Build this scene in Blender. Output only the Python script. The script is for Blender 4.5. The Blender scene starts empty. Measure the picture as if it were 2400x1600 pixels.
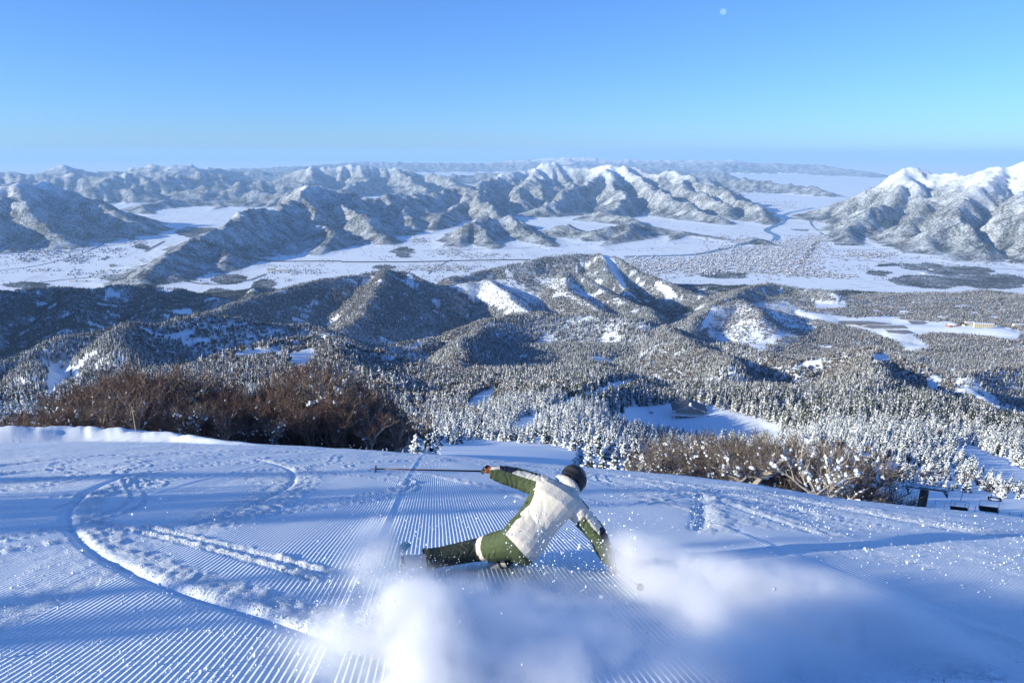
import bpy, math, random, heapq
import numpy as np
from mathutils import Vector, Matrix, Quaternion
R = math.radians
sc = bpy.context.scene
C = sc.collection
rng = np.random.default_rng(7)
random.seed(7)

# ------------------------------------------------------------------ camera, sky, sun, exposure
PITCH = R(15.376)
cam_d = bpy.data.cameras.new('camera'); cam_d.sensor_width = 36; cam_d.lens = 24
cam_d.clip_start = 0.05; cam_d.clip_end = 250000
cam = bpy.data.objects.new('camera', cam_d); C.objects.link(cam)
cam.location = (0, 0, 0); cam.rotation_euler = (math.pi / 2 - PITCH, 0, 0)
sc.camera = cam

SUN_EL, SUN_B = R(17.5), R(20)            # elevation, degrees behind due left of the view
SUN = Vector((-math.cos(SUN_EL) * math.cos(SUN_B), -math.cos(SUN_EL) * math.sin(SUN_B), math.sin(SUN_EL)))
w = bpy.data.worlds.new('World'); sc.world = w; w.use_nodes = True
nt = w.node_tree; bg = nt.nodes['Background']
sky = nt.nodes.new('ShaderNodeTexSky'); sky.sky_type = 'NISHITA'; sky.sun_disc = False
sky.sun_elevation = SUN_EL
sky.sun_rotation = math.atan2(SUN.x, SUN.y)
sky.altitude = 1100; sky.air_density = 1.0; sky.dust_density = 0.4; sky.ozone_density = 3.0
gm = nt.nodes.new('ShaderNodeGamma'); gm.inputs['Gamma'].default_value = 0.85        # the camera's soft tone curve and cool white balance
tn = nt.nodes.new('ShaderNodeMix'); tn.data_type = 'RGBA'; tn.blend_type = 'MULTIPLY'; tn.inputs[0].default_value = 1
tn.inputs[7].default_value = (0.575, 0.95, 1.62, 1)
nt.links.new(sky.outputs[0], gm.inputs['Color']); nt.links.new(gm.outputs[0], tn.inputs[6]); nt.links.new(tn.outputs[2], bg.inputs['Color'])
bg.inputs['Strength'].default_value = 0.11
sun_d = bpy.data.lights.new('sun', 'SUN'); sun_d.energy = 4.7; sun_d.angle = R(0.53); sun_d.color = (1, 0.93, 0.74)
sun = bpy.data.objects.new('sun', sun_d); C.objects.link(sun)
sun.rotation_euler = SUN.to_track_quat('Z', 'Y').to_euler()
sc.view_settings.view_transform = 'Standard'; sc.view_settings.look = 'None'
sc.view_settings.gamma = 1; sc.view_settings.use_curve_mapping = False
sc.view_settings.exposure = 0.6
cy = sc.cycles
cy.max_bounces = 10; cy.diffuse_bounces = 3; cy.glossy_bounces = 2; cy.transmission_bounces = 2
cy.volume_bounces = 8; cy.transparent_max_bounces = 12
cy.use_denoising = True
cy.caustics_reflective = False; cy.caustics_refractive = False
cy.volume_max_steps = 256

# ------------------------------------------------------------------ projection helpers (full-size photo pixels)
cp, sp = math.cos(PITCH), math.sin(PITCH)
def ray(u, v):
    a = (np.asarray(u, float) - 1200) / 1600; b = (800 - np.asarray(v, float)) / 1600
    return a, cp + b * sp, -sp + b * cp
def W(u, v, D):                    # point at horizontal distance D
    x, y, z = ray(u, v); k = D / np.hypot(x, y)
    return np.array([x * k, y * k, z * k]).T
def PX(u, v, d):                   # point at view depth d
    x, y, z = ray(u, v); return Vector((x * d, y * d, z * d))
def proj(x, y, z):
    zc = np.maximum(y * cp - z * sp, 1e-6); yc = y * sp + z * cp
    return 1200 + 1600 * x / zc, 800 - 1600 * yc / zc

# ------------------------------------------------------------------ noise
def perm(seed):
    r = np.random.default_rng(seed); p = r.permutation(256); a = r.uniform(0, 2 * math.pi, 256)
    return np.concatenate([p, p]), np.cos(a), np.sin(a)
_P = {}
def pn(x, y, seed=0):
    if seed not in _P: _P[seed] = perm(seed)
    p, gx, gy = _P[seed]
    xi = np.floor(x).astype(np.int64); yi = np.floor(y).astype(np.int64)
    xf = x - xi; yf = y - yi; xi &= 255; yi &= 255
    u = xf * xf * xf * (xf * (xf * 6 - 15) + 10); v = yf * yf * yf * (yf * (yf * 6 - 15) + 10)
    def g(i, j, dx, dy):
        h = p[p[(xi + i) & 255] + ((yi + j) & 255)]
        return gx[h] * dx + gy[h] * dy
    a = g(0, 0, xf, yf); b = g(1, 0, xf - 1, yf); c = g(0, 1, xf, yf - 1); d = g(1, 1, xf - 1, yf - 1)
    return (a + u * (b - a) + v * (c - a + u * (a - b - c + d))) * 1.5
def fbm(x, y, octv, seed=0, gain=.5):
    s = 0; a = 1
    for i in range(octv): s = s + a * pn(x * 2 ** i, y * 2 ** i, seed + i); a *= gain
    return s
def ridged(x, y, octv, seed=0, gain=.5):
    s = 0; a = 1; wgt = 1
    for i in range(octv):
        n = 1 - np.abs(pn(x * 2 ** i, y * 2 ** i, seed + i)); n = n * n
        s = s + a * n * wgt; wgt = np.clip(n * 1.6, 0, 1); a *= gain
    return s
def sst(a, b, x):
    t = np.clip((x - a) / (b - a), 0, 1); return t * t * (3 - 2 * t)

# ------------------------------------------------------------------ mesh helpers
def link(o, parent=None):
    C.objects.link(o)
    if parent is not None: o.parent = parent
    return o
def tag(o, label=None, cat=None, group=None, kind=None):
    if label: o['label'] = label
    if cat: o['category'] = cat
    if group: o['group'] = group
    if kind: o['kind'] = kind
    return o
def empty(name, loc=(0, 0, 0), rz=0):
    o = bpy.data.objects.new(name, None); o.location = loc; o.rotation_euler = (0, 0, rz); o.empty_display_size = .1
    return link(o)
def mesh_np(name, verts, faces, mat=None, smooth=False, parent=None, mi=None):
    """faces: (n,3) or (n,4) int array"""
    me = bpy.data.meshes.new(name); verts = np.asarray(verts, np.float32); faces = np.asarray(faces, np.int32)
    k = faces.shape[1]; n = len(faces)
    me.vertices.add(len(verts)); me.vertices.foreach_set('co', verts.ravel())
    me.loops.add(n * k); me.loops.foreach_set('vertex_index', faces.ravel())
    me.polygons.add(n); me.polygons.foreach_set('loop_start', np.arange(0, n * k, k, dtype=np.int32))
    me.polygons.foreach_set('loop_total', np.full(n, k, np.int32))
    if smooth: me.polygons.foreach_set('use_smooth', np.ones(n, bool))
    for m in (mat if isinstance(mat, (list, tuple)) else [mat] if mat else []): me.materials.append(m)
    if mi is not None: me.polygons.foreach_set('material_index', np.asarray(mi, np.int32))
    me.update(calc_edges=True); me.validate()
    return link(bpy.data.objects.new(name, me), parent)
def fattr(o, name, a):
    at = o.data.attributes.new(name, 'FLOAT', 'POINT'); at.data.foreach_set('value', np.asarray(a, np.float32).ravel())
class MB:
    """collects shapes, links them as ONE mesh object"""
    def __init__(s): s.v = []; s.f = []; s.m = []; s.n = 0
    def add(s, v, f, m=0):
        v = np.asarray(v, float).reshape(-1, 3); s.v.append(v)
        for q in f: s.f.append(tuple(int(i) + s.n for i in q)); s.m.append(m)
        s.n += len(v); return s
    def box(s, lo, hi, M=None, m=0):
        x0, y0, z0 = lo; x1, y1, z1 = hi
        v = np.array([(x0,y0,z0),(x1,y0,z0),(x1,y1,z0),(x0,y1,z0),(x0,y0,z1),(x1,y0,z1),(x1,y1,z1),(x0,y1,z1)], float)
        if M is not None: v = np.array([M @ Vector(p) for p in v])
        return s.add(v, [(0,3,2,1),(4,5,6,7),(0,1,5,4),(1,2,6,5),(2,3,7,6),(3,0,4,7)], m)
    def tube(s, pts, rad, n=6, m=0, cap=True):
        pts = [Vector(p) for p in pts]; k = len(pts)
        if not hasattr(rad, '__len__'): rad = [rad] * k
        V = []; t0 = (pts[1] - pts[0]).normalized()
        a = t0.orthogonal().normalized()
        for i, p in enumerate(pts):
            t = (pts[min(i + 1, k - 1)] - pts[max(i - 1, 0)]).normalized()
            a = (a - t * a.dot(t)).normalized(); b = t.cross(a)
            for j in range(n):
                q = 2 * math.pi * j / n; V.append(p + (a * math.cos(q) + b * math.sin(q)) * rad[i])
        F = [(i*n+j, i*n+(j+1) % n, (i+1)*n+(j+1) % n, (i+1)*n+j) for i in range(k-1) for j in range(n)]
        if cap: F += [tuple(range(n))[::-1], tuple(range((k-1)*n, k*n))]
        return s.add([tuple(x) for x in V], F, m)
    def build(s, name, mat, parent=None, smooth=False):
        me = bpy.data.meshes.new(name)
        me.from_pydata([tuple(p) for p in np.concatenate(s.v)], [], s.f)
        for q in (mat if isinstance(mat, (list, tuple)) else [mat]): me.materials.append(q)
        me.polygons.foreach_set('material_index', s.m)
        if smooth: me.polygons.foreach_set('use_smooth', [True] * len(s.f))
        me.update()
        return link(bpy.data.objects.new(name, me), parent)
def ico(sub=1):
    import bmesh
    bm = bmesh.new(); bmesh.ops.create_icosphere(bm, subdivisions=sub, radius=1)
    v = np.array([p.co[:] for p in bm.verts]); f = np.array([[q.index for q in p.verts] for p in bm.faces]); bm.free()
    return v, f
ICO1, ICO2, ICO3 = ico(1), ico(2), ico(3)
def uvs(c, r, n=2):
    v, f = (None, ICO1, ICO2, ICO3)[n]
    return v * np.asarray(r) + np.asarray(c), f

# ------------------------------------------------------------------ materials
def NT(name):
    m = bpy.data.materials.new(name); m.use_nodes = True; n = m.node_tree
    return m, n, n.nodes['Principled BSDF']
def nd(n, typ, **k):
    o = n.nodes.new(typ)
    for a, b in k.items():
        if a.startswith('i_'): 
            key = a[2:]; o.inputs[int(key) if key.isdigit() else key.replace('_', ' ')].default_value = b
        else: setattr(o, a, b)
    return o
def simple(name, col, rough=.6, metal=0, var=.15, scale=8, bump=.0, bscale=40, spec=.5):
    m, n, b = NT(name)
    b.inputs['Roughness'].default_value = rough; b.inputs['Metallic'].default_value = metal
    b.inputs['Specular IOR Level'].default_value = spec
    tc = nd(n, 'ShaderNodeTexCoord'); nz = nd(n, 'ShaderNodeTexNoise', i_Scale=scale, i_Detail=4.0)
    n.links.new(tc.outputs['Object'], nz.inputs['Vector'])
    mx = nd(n, 'ShaderNodeMix', data_type='RGBA')
    mx.inputs[6].default_value = tuple(c * (1 - var) for c in col) + (1,); mx.inputs[7].default_value = tuple(min(1, c * (1 + var)) for c in col) + (1,)
    n.links.new(nz.outputs['Fac'], mx.inputs[0]); n.links.new(mx.outputs[2], b.inputs['Base Color'])
    if bump:
        n2 = nd(n, 'ShaderNodeTexNoise', i_Scale=bscale, i_Detail=3.0); n.links.new(tc.outputs['Object'], n2.inputs['Vector'])
        bp = nd(n, 'ShaderNodeBump', i_Strength=bump, i_Distance=.02); n.links.new(n2.outputs['Fac'], bp.inputs['Height']); n.links.new(bp.outputs[0], b.inputs['Normal'])
    return m
HAZE = 2.7e-5; HAZEC = (.41, .65, .91)
SNOW = (0.81, 0.87, 0.915)
M_snow = simple('clumped_snow', SNOW, .75, 0, .03, 3, .3, 9, .2)
# ------------------------------------------------------------------ the ski slope surface
FA = R(-6.84)                                     # azimuth of the fall line
FS, FT = (math.sin(FA), math.cos(FA)), (math.cos(FA), -math.sin(FA))
SL, CT, H0, R0 = .383, .05, 1.6, 5.0
SIL = np.array([(-400,1040),(0,1034),(200,1031),(400,1033),(600,1040),(800,1051),(1000,1064),(1060,1068),(1200,1081),(1370,1094),(1500,1106),(1640,1120),(1760,1133),(1860,1150),(1950,1166),(2150,1189),(2400,1215),(2800,1260)], float)
_x, _y, _z = ray(SIL[:, 0], SIL[:, 1]); SIL_AZ = np.arctan2(_x, _y); SIL_Q = -_z / np.hypot(_x, _y)
def _fitA():
    out = []
    for az, q in zip(SIL_AZ, SIL_Q):
        pl = SL * (math.sin(az) * FS[0] + math.cos(az) * FS[1]) + CT * (math.sin(az) * FT[0] + math.cos(az) * FT[1])
        r = np.linspace(2, 120, 1500); lo, hi = 1e-5, .08
        for _ in range(40):
            A = (lo * hi) ** .5
            m = np.min(H0 / r + pl + A * np.maximum(0, r - R0) ** 2 / r)
            if m > q: hi = A
            else: lo = A
        out.append(A)
    return np.array(out)
SIL_A = _fitA()
def slope_z(x, y):
    az = np.arctan2(x, y); r = np.hypot(x, y)
    A = np.exp(np.interp(az, SIL_AZ, np.log(SIL_A)))
    s = x * FS[0] + y * FS[1]; t = x * FT[0] + y * FT[1]
    fr = np.clip(1 - (np.abs(az) - R(50)) / R(60), 0, 1)
    return -H0 - SL * s - CT * t - A * fr * np.maximum(0, r - R0) ** 2

# ------------------------------------------------------------------ base terrain from sight-line points (u, v, distance)
CPT = """0 1010 250;0 930 700;0 880 1000;0 842 1300;0 850 1900;0 800 2600;0 730 3600;0 680 4600
200 975 350;200 900 700;200 850 1050;200 795 1380;200 810 1900;200 760 3200;200 690 4500
400 985 280;400 905 550;400 862 800;400 820 1080;400 755 1450;400 790 2000;400 730 3400
550 990 250;550 900 520;550 850 760;550 815 880;550 838 1150;550 738 1520;550 790 2100;550 700 4200
700 990 230;700 880 550;700 820 800;700 797 880;700 842 1080;700 778 1300;700 757 1550;700 800 2100;700 720 3800
900 1020 180;900 950 400;900 880 650;900 830 900;900 806 1050;900 835 1300;900 850 1800;900 760 3000
1050 1046 140;1050 1041 165;1050 1000 260;1050 930 480;1050 880 700;1050 830 1000;1050 785 1350;1050 838 1950
1150 1048 135;1150 1041 165;1150 1000 240;1150 960 380;1150 900 620;1150 850 880;1150 790 1250;1150 747 1700;1150 838 2150
1300 1058 125;1300 1050 150;1300 1020 190;1300 960 350;1300 890 650;1300 840 950;1300 780 1400;1300 731 1750;1300 838 2150
1400 1082 105;1400 1068 125;1400 1040 170;1400 985 290;1400 930 470;1400 880 700;1400 830 1000;1400 780 1350;1400 735 1750;1400 835 2200;1400 700 4200
1550 1095 110;1550 1058 200;1550 1040 340;1550 1008 495;1550 978 525;1550 952 552;1550 925 680;1550 895 800;1550 850 1080;1550 800 1400;1550 758 1700;1550 830 2150
1650 1110 110;1650 1062 220;1650 1040 340;1650 1005 498;1650 975 528;1650 948 556;1650 928 680;1650 895 820;1650 850 1150;1650 808 1420;1650 820 1900;1650 775 2300;1650 740 2800;1650 690 3600
1800 1120 110;1800 1075 220;1800 1045 340;1800 1008 495;1800 978 525;1800 950 560;1800 920 700;1800 880 950;1800 842 1180;1800 850 1600;1800 800 2100;1800 755 2800;1800 700 3600
1950 1150 110;1950 1050 230;1950 980 450;1950 920 750;1950 870 1000;1950 850 1160;1950 880 1500;1950 820 1900;1950 780 2500;1950 745 3200;1950 690 4200
2080 1170 110;2080 1070 220;2080 990 450;2080 930 720;2080 870 980;2080 832 1150;2080 880 1500;2080 810 1950;2080 775 2700;2080 745 3200;2080 690 4200
2200 1200 100;2200 1100 210;2200 1000 450;2200 955 640;2200 905 900;2200 880 1080;2200 890 1400;2200 820 1900;2200 775 2700;2200 745 3200;2200 690 4200
2300 1200 105;2300 1110 210;2300 1020 420;2300 985 600;2300 965 760;2300 1000 900;2300 930 1150;2300 870 1600;2300 810 2100;2300 760 3000;2300 690 4200
2400 1215 105;2400 1130 200;2400 1040 380;2400 1005 560;2400 990 700;2400 1020 850;2400 960 1050;2400 880 1500;2400 800 2200;2400 750 3200;2400 690 4200
2700 1200 110;2700 1040 380;2700 1000 900;2700 860 1600;2700 780 2600;2700 700 4200
-300 1010 250;-300 930 700;-300 880 1200;-300 860 2000;-300 760 3600;-300 690 4600"""
pts = []
for ln in CPT.replace('\n', ';').split(';'):
    u, v, D = map(float, ln.split()); x, y, z = ray(u, v)
    pts.append((math.atan2(x, y), math.log(D), -z / math.hypot(x, y)))
for az, q in zip(SIL_AZ, SIL_Q):
    mid = R(-8) < az < R(7)
    pts.append((az, math.log(70), q + (.012 if mid else .04)))
for az in np.radians([-44, -35, -25, -15, -5, 5, 15, 25, 35, 44]):
    for D in (5400, 6500): pts.append((az, math.log(D), 900 / D))
pts = np.array(pts); KA = 2.6
def _rk(d): return d * d * np.log(d + 1e-9)
_A = np.c_[pts[:, 0] * KA, pts[:, 1]]
_d = np.hypot(_A[:, None, 0] - _A[None, :, 0], _A[:, None, 1] - _A[None, :, 1]); n_ = len(pts)
_K = np.zeros((n_ + 3, n_ + 3)); _K[:n_, :n_] = _rk(_d) + np.eye(n_) * 2e-4; _K[:n_, n_] = 1; _K[:n_, n_ + 1:] = _A; _K[n_, :n_] = 1; _K[n_ + 1:, :n_] = _A.T
_w = np.linalg.solve(_K, np.r_[pts[:, 2], 0, 0, 0])
GA = np.linspace(R(-50), R(50), 161); GD = np.linspace(math.log(55), math.log(7000), 150)
gA, gD = np.meshgrid(GA, GD, indexing='ij'); gg = np.c_[gA.ravel() * KA, gD.ravel()]
GQ = np.zeros(len(gg))
for i in range(n_): GQ += _w[i] * _rk(np.hypot(gg[:, 0] - _A[i, 0], gg[:, 1] - _A[i, 1]))
GQ = (GQ + _w[n_] + gg @ _w[n_ + 1:]).reshape(gA.shape)
def bil(G, X0, dX, Y0, dY, x, y):
    fx = np.clip((x - X0) / dX, 0, G.shape[0] - 1.001); fy = np.clip((y - Y0) / dY, 0, G.shape[1] - 1.001)
    i = fx.astype(int); j = fy.astype(int); fx = fx - i; fy = fy - j
    return G[i, j] * (1 - fx) * (1 - fy) + G[i + 1, j] * fx * (1 - fy) + G[i, j + 1] * (1 - fx) * fy + G[i + 1, j + 1] * fx * fy
FLOOR = -900.
def base_z(x, y):
    D = np.hypot(x, y); az = np.arctan2(x, y)
    q = bil(GQ, GA[0], GA[1] - GA[0], GD[0], GD[1] - GD[0], az, np.log(np.maximum(D, 56)))
    z = -q * D
    lf = 1 - sst(R(15), R(20), az)
    z = z - sst(750, 1150, D) * (60 * (1 - sst(2300, 3000, D)) + 140 * lf * sst(1400, 2400, D) * (1 - sst(3600, 4600, D)))
    z = np.where(D > 6800, FLOOR, z)
    return np.maximum(z, FLOOR)

# ------------------------------------------------------------------ ridges: (near steepness, points u v D)
RIDGES_NEAR = [
 (.48, "720 797 900;760 832 730;805 872 590;850 915 470"), (.45, "1550 760 1700;1600 796 1380;1660 822 1180;1700 850 1000"), (.42, "1120 752 1690;1080 800 1300;1060 845 1000"),
 (.5, "500 834 780;600 812 850;660 800 880;720 797 900;800 812 900;880 830 880;960 858 830;1040 885 780"),
 (.34, "860 822 1450;900 811 1500;1000 785 1600;1060 768 1650;1140 747 1700;1200 738 1750;1280 731 1780;1400 734 1780;1480 742 1750;1550 760 1700;1620 788 1600;1680 808 1500"),
 (.42, "-100 860 1250;0 842 1300;80 818 1340;150 787 1380;300 757 1430;400 748 1460;460 738 1500;550 740 1520;620 752 1530;700 757 1550;760 775 1500;820 800 1400"),
 (.5, "300 757 1430;260 820 1050;230 880 750"), (.5, "60 850 1200;90 900 850;60 950 600"),
 (.6, "1850 850 1150;1900 842 1160;1960 830 1170;2010 820 1170;2060 818 1160;2120 832 1130;2180 862 1060;2240 900 980;2300 945 880;2370 990 800;2450 1010 720"),
 (.5, "2060 818 1160;2040 880 850;1990 940 620"), (.45, "1560 800 1350;1650 806 1400;1740 815 1350;1800 838 1220;1880 868 1080"),
 (.45, "2260 870 1500;2400 850 1700;2500 840 1700"),
 (.42, "480 730 2500;560 705 2750;640 683 2950;760 650 3150;850 638 3250;900 628 3300;950 634 3300"),
 (.45, "950 634 3300;980 650 3250;1040 668 3300;1100 660 3350;1150 652 3400;1230 645 3450;1310 633 3500;1350 640 3450;1400 665 3300;1450 692 3100;1500 715 2900;1540 740 2700"),
 (.45, "900 628 3300;888 655 2980;868 695 2680;842 738 2380;800 766 2180"), (.5, "1150 652 3400;1190 690 3050;1240 725 2750"),
 (.5, "1310 633 3500;1350 690 3050;1420 730 2750"),
 (.42, "1060 648 4100;1130 632 4300;1200 616 4400;1280 600 4500;1330 590 4550;1390 586 4600;1440 600 4500;1480 622 4300;1530 645 4100;1580 665 3900;1640 690 3700;1680 700 3500"),
 (.45, "1400 586 4600;1430 640 4100;1470 680 3700"),
 (.35, "-100 690 4300;0 684 4200;80 676 4300;170 672 4300;200 676 4200;260 668 4200;340 665 4300;420 675 4200;480 688 4000;540 700 3800"),
 (.3, "170 672 4300;180 720 3700;150 770 3200"), (.3, "340 665 4300;380 720 3600;360 760 3200"),
 (.3, "420 648 5000;500 642 5100;560 645 5000;600 662 4700;590 690 4300"),
 (.4, "1600 775 2350;1640 740 2650;1690 705 3000;1750 670 3700;1800 660 4000;1880 672 4000;1960 680 3800"),
 (.35, "1640 740 2650;1740 700 3000;1780 740 2600"), (.25, "1560 640 4900;1640 636 5000;1750 645 4900;1830 655 4700"),
 (.35, "1880 636 5050;1910 626 5150;1960 610 5300;2000 618 5200;2050 632 5050;2080 650 4900"),
 (.2, "2040 700 3900;2120 688 4100;2220 690 4100;2300 680 4300;2400 690 4200"),
 (.2, "1900 720 3500;2000 700 3800;2100 712 3700"),
]
RIDGES_FAR = [
 # left pyramid peak
 (.60, "-250 470 9500;-100 455 9500;0 442 9600;65 417 9800;110 430 9900;170 452 10000;230 478 10200;300 500 10500;370 512 10600"),
 (.55, "65 417 9800;60 470 8900;100 520 8300"), (.5, "65 417 9800;10 460 9200;-40 520 8300"), (.5, "170 452 10000;180 500 9000;225 530 8500"),
 # ranges behind
 (.42, "-200 408 24000;0 402 24000;120 396 23500;280 396 23500;380 392 23000;410 386 22500;450 394 23000;560 402 24000;700 402 24000;800 400 24000"),
 (.42, "-200 412 18500;0 408 18500;60 412 18000;160 404 18000;260 415 17500;330 410 17500;420 418 17500;500 408 18000;560 416 18000"),
 (.42, "200 440 15500;300 436 15500;380 446 15500;470 434 15500;560 426 15500;640 432 15500;700 428 15500"),
 (.42, "260 500 12500;330 470 13000;420 462 13500;520 470 13500;600 450 13500;700 455 13000"),
 (.42, "330 470 13000;360 500 11800;340 515 11200"), (.42, "520 470 13500;480 500 12000;470 515 11300"),
 (.45, "520 430 18500;620 415 18500;700 400 18500;740 393 18500;780 396 18500;850 392 18500;930 396 18500;1000 404 18500;1050 418 17500;1080 432 16500"),
 (.45, "740 393 18500;720 425 17000;650 440 15500"), (.45, "850 392 18500;860 425 16500;800 440 15000"), (.4, "930 396 18500;960 425 16500;1000 440 15000"),
 # central massif: long ridge from the lower left tip
 (.55, "300 628 5600;350 605 5800;420 580 6100;480 555 6400;520 535 6700;560 512 7100;610 490 7700;660 478 8200;700 462 8700;745 440 9200;790 448 9300;850 452 9500;880 462 9600;930 458 10000;1000 452 10500;1060 442 11000;1100 432 11300"),
 (.62, "660 478 8200;640 520 7400;660 570 6600"), (.62, "745 440 9200;730 480 8500;720 500 8000;770 530 7300;740 575 6500"), (.6, "560 512 7100;560 560 6500;520 590 6000"),
 (.6, "850 452 9500;800 480 8600;850 500 8000;900 540 7300"),
 (.6, "1000 452 10500;950 480 9500;960 520 8300;900 545 7500"),
 (.58, "1100 432 11300;1070 470 10200;1050 500 9200;1000 520 8400"), (.6, "1100 432 11300;1130 470 10100;1180 500 9000;1230 520 8300"),
 (.5, "1060 560 6900;1100 535 7300;1150 512 7700;1200 508 7900;1250 530 7500;1290 570 6800"), (.5, "1150 512 7700;1130 550 7000;1140 585 6500"), (.45, "1300 530 7800;1340 520 7900;1400 545 7400"),
 # summit crest
 (.60, "1110 434 11800;1150 420 12500;1180 408 13000;1220 400 13200;1265 388 13500;1310 393 13500;1360 396 13500;1410 389 13500;1470 390 13500;1510 396 13300;1560 402 13000;1610 412 12500;1660 428 12000;1700 445 11500;1730 458 11000;1780 480 10300;1800 505 9900;1820 518 9600"),
 (.62, "1265 388 13500;1250 420 12300;1200 445 11300"), (.62, "1410 389 13500;1380 420 12300;1330 450 11200;1270 475 10300"),
 (.62, "1410 389 13500;1440 430 11800;1470 460 10700;1400 490 9800"), (.6, "1470 390 13500;1530 430 11800;1580 460 10700;1640 480 10100;1700 505 9600"),
 (.6, "1560 402 13000;1620 440 11500;1700 470 10500"), (.55, "1400 490 9800;1450 500 9300;1500 510 8900;1560 525 8600"),
 (.55, "1380 545 7400;1420 525 7700;1480 512 8100;1540 520 8200;1600 530 8200;1660 540 8000;1700 552 7700"), (.5, "1480 512 8100;1440 560 7100;1400 580 6700"), (.5, "1600 530 8200;1560 565 7300"), (.45, "1740 558 7400;1765 547 7500;1785 555 7400"),
 # low blue range behind on the right of the massif
 (.4, "1600 415 19000;1660 420 18500;1720 418 18500;1800 424 18000;1860 432 17500;1910 440 17000;1955 448 16500"),
 (.4, "1660 420 18500;1700 450 15500;1760 465 14500"),
 # right massif
 (.55, "1925 495 11600;1960 480 11600;2000 460 11500;2060 435 11200;2100 420 11000;2125 411 11000;2160 424 10800;2200 418 10800;2230 408 10800;2280 400 10600;2320 388 10500;2345 384 10500;2400 380 10500;2500 370 10500;2700 360 10500;2900 400 10500"),
 (.6, "2125 411 11000;2110 450 9900;2060 480 9200;2010 520 8500;1990 540 8000"), (.6, "2200 418 10800;2210 450 9700;2160 480 9000;2150 520 8200;2180 550 7600"),
 (.6, "2345 384 10500;2310 430 9400;2260 460 8800;2270 500 8100;2330 540 7500"), (.6, "2500 370 10500;2440 430 9000;2400 480 8200;2420 530 7600"),
 (.55, "2125 411 11000;2180 440 10000;2240 450 9300;2300 480 8500"), (.5, "2000 460 11500;2000 480 10500;1960 500 10200"),
 # far blue ranges
 (.3, "480 398 34000;600 394 34000;700 390 34000;850 379 36000;1000 382 36000;1140 383 36000;1242 374 36000;1344 369 36000;1446 374 36000;1600 376 36000;1692 375 36000;1746 377 36000;1790 383 36000;1906 384 36000;1957 394 34000;2042 404 31000"),
 (.4, "1020 418 21000;1080 410 21500;1140 404 22000;1180 412 21500;1220 425 20000"),
 (.3, "1380 392 24000;1500 395 24000;1600 405 24000;1700 408 24000"),
]
def seglist(R_, k_=1):
    out = []
    for st, s in R_:
        p = np.array([list(map(float, q.split())) for q in s.split(';')]); P = W(p[:, 0], p[:, 1], p[:, 2])
        for a, b in zip(P[:-1], P[1:]): out.append((a, b, st * k_))
    return out
def envelope(x, y, segs, base, wob=0):
    z = base.copy()
    for a, b, st in segs:
        rad = (max(a[2], b[2]) - FLOOR) / st
        m = (x > min(a[0], b[0]) - rad) & (x < max(a[0], b[0]) + rad) & (y > min(a[1], b[1]) - rad) & (y < max(a[1], b[1]) + rad)
        if not m.any(): continue
        xx = x[m]; yy = y[m]; d = b[:2] - a[:2]; L = d @ d
        t = np.clip(((xx - a[0]) * d[0] + (yy - a[1]) * d[1]) / L, 0, 1)
        ds = np.hypot(xx - a[0] - t * d[0], yy - a[1] - t * d[1])
        zz = a[2] + t * (b[2] - a[2]) - st * ds * (1 + (wob[m] if isinstance(wob, np.ndarray) else 0))
        k = 25.; cur = z[m]; h = np.clip(.5 + .5 * (zz - cur) / k, 0, 1)
        z[m] = np.where(zz > cur + k, zz, np.where(zz < cur - k, cur, cur * (1 - h) + zz * h + k * h * (1 - h) * .5))
    return z
def fill(z, fixed):
    nx, ny = z.shape; zz = z.ravel().tolist(); N = nx * ny; done = bytearray(N); hp = []
    fx = fixed.ravel().tolist()
    for i in range(nx):
        for j in range(ny):
            k = i * ny + j
            if i in (0, nx - 1) or j in (0, ny - 1) or fx[k]: hp.append((zz[k], k)); done[k] = 1
    heapq.heapify(hp); pop = heapq.heappop; push = heapq.heappush
    while hp:
        h, k = pop(hp); j = k % ny
        for o in (k - ny, k + ny, k - 1 if j else -1, k + 1 if j < ny - 1 else -1):
            if 0 <= o < N and not done[o]:
                done[o] = 1
                if zz[o] < h + .02: zz[o] = h + .02
                push(hp, (zz[o], o))
    return np.array(zz).reshape(nx, ny)
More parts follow.
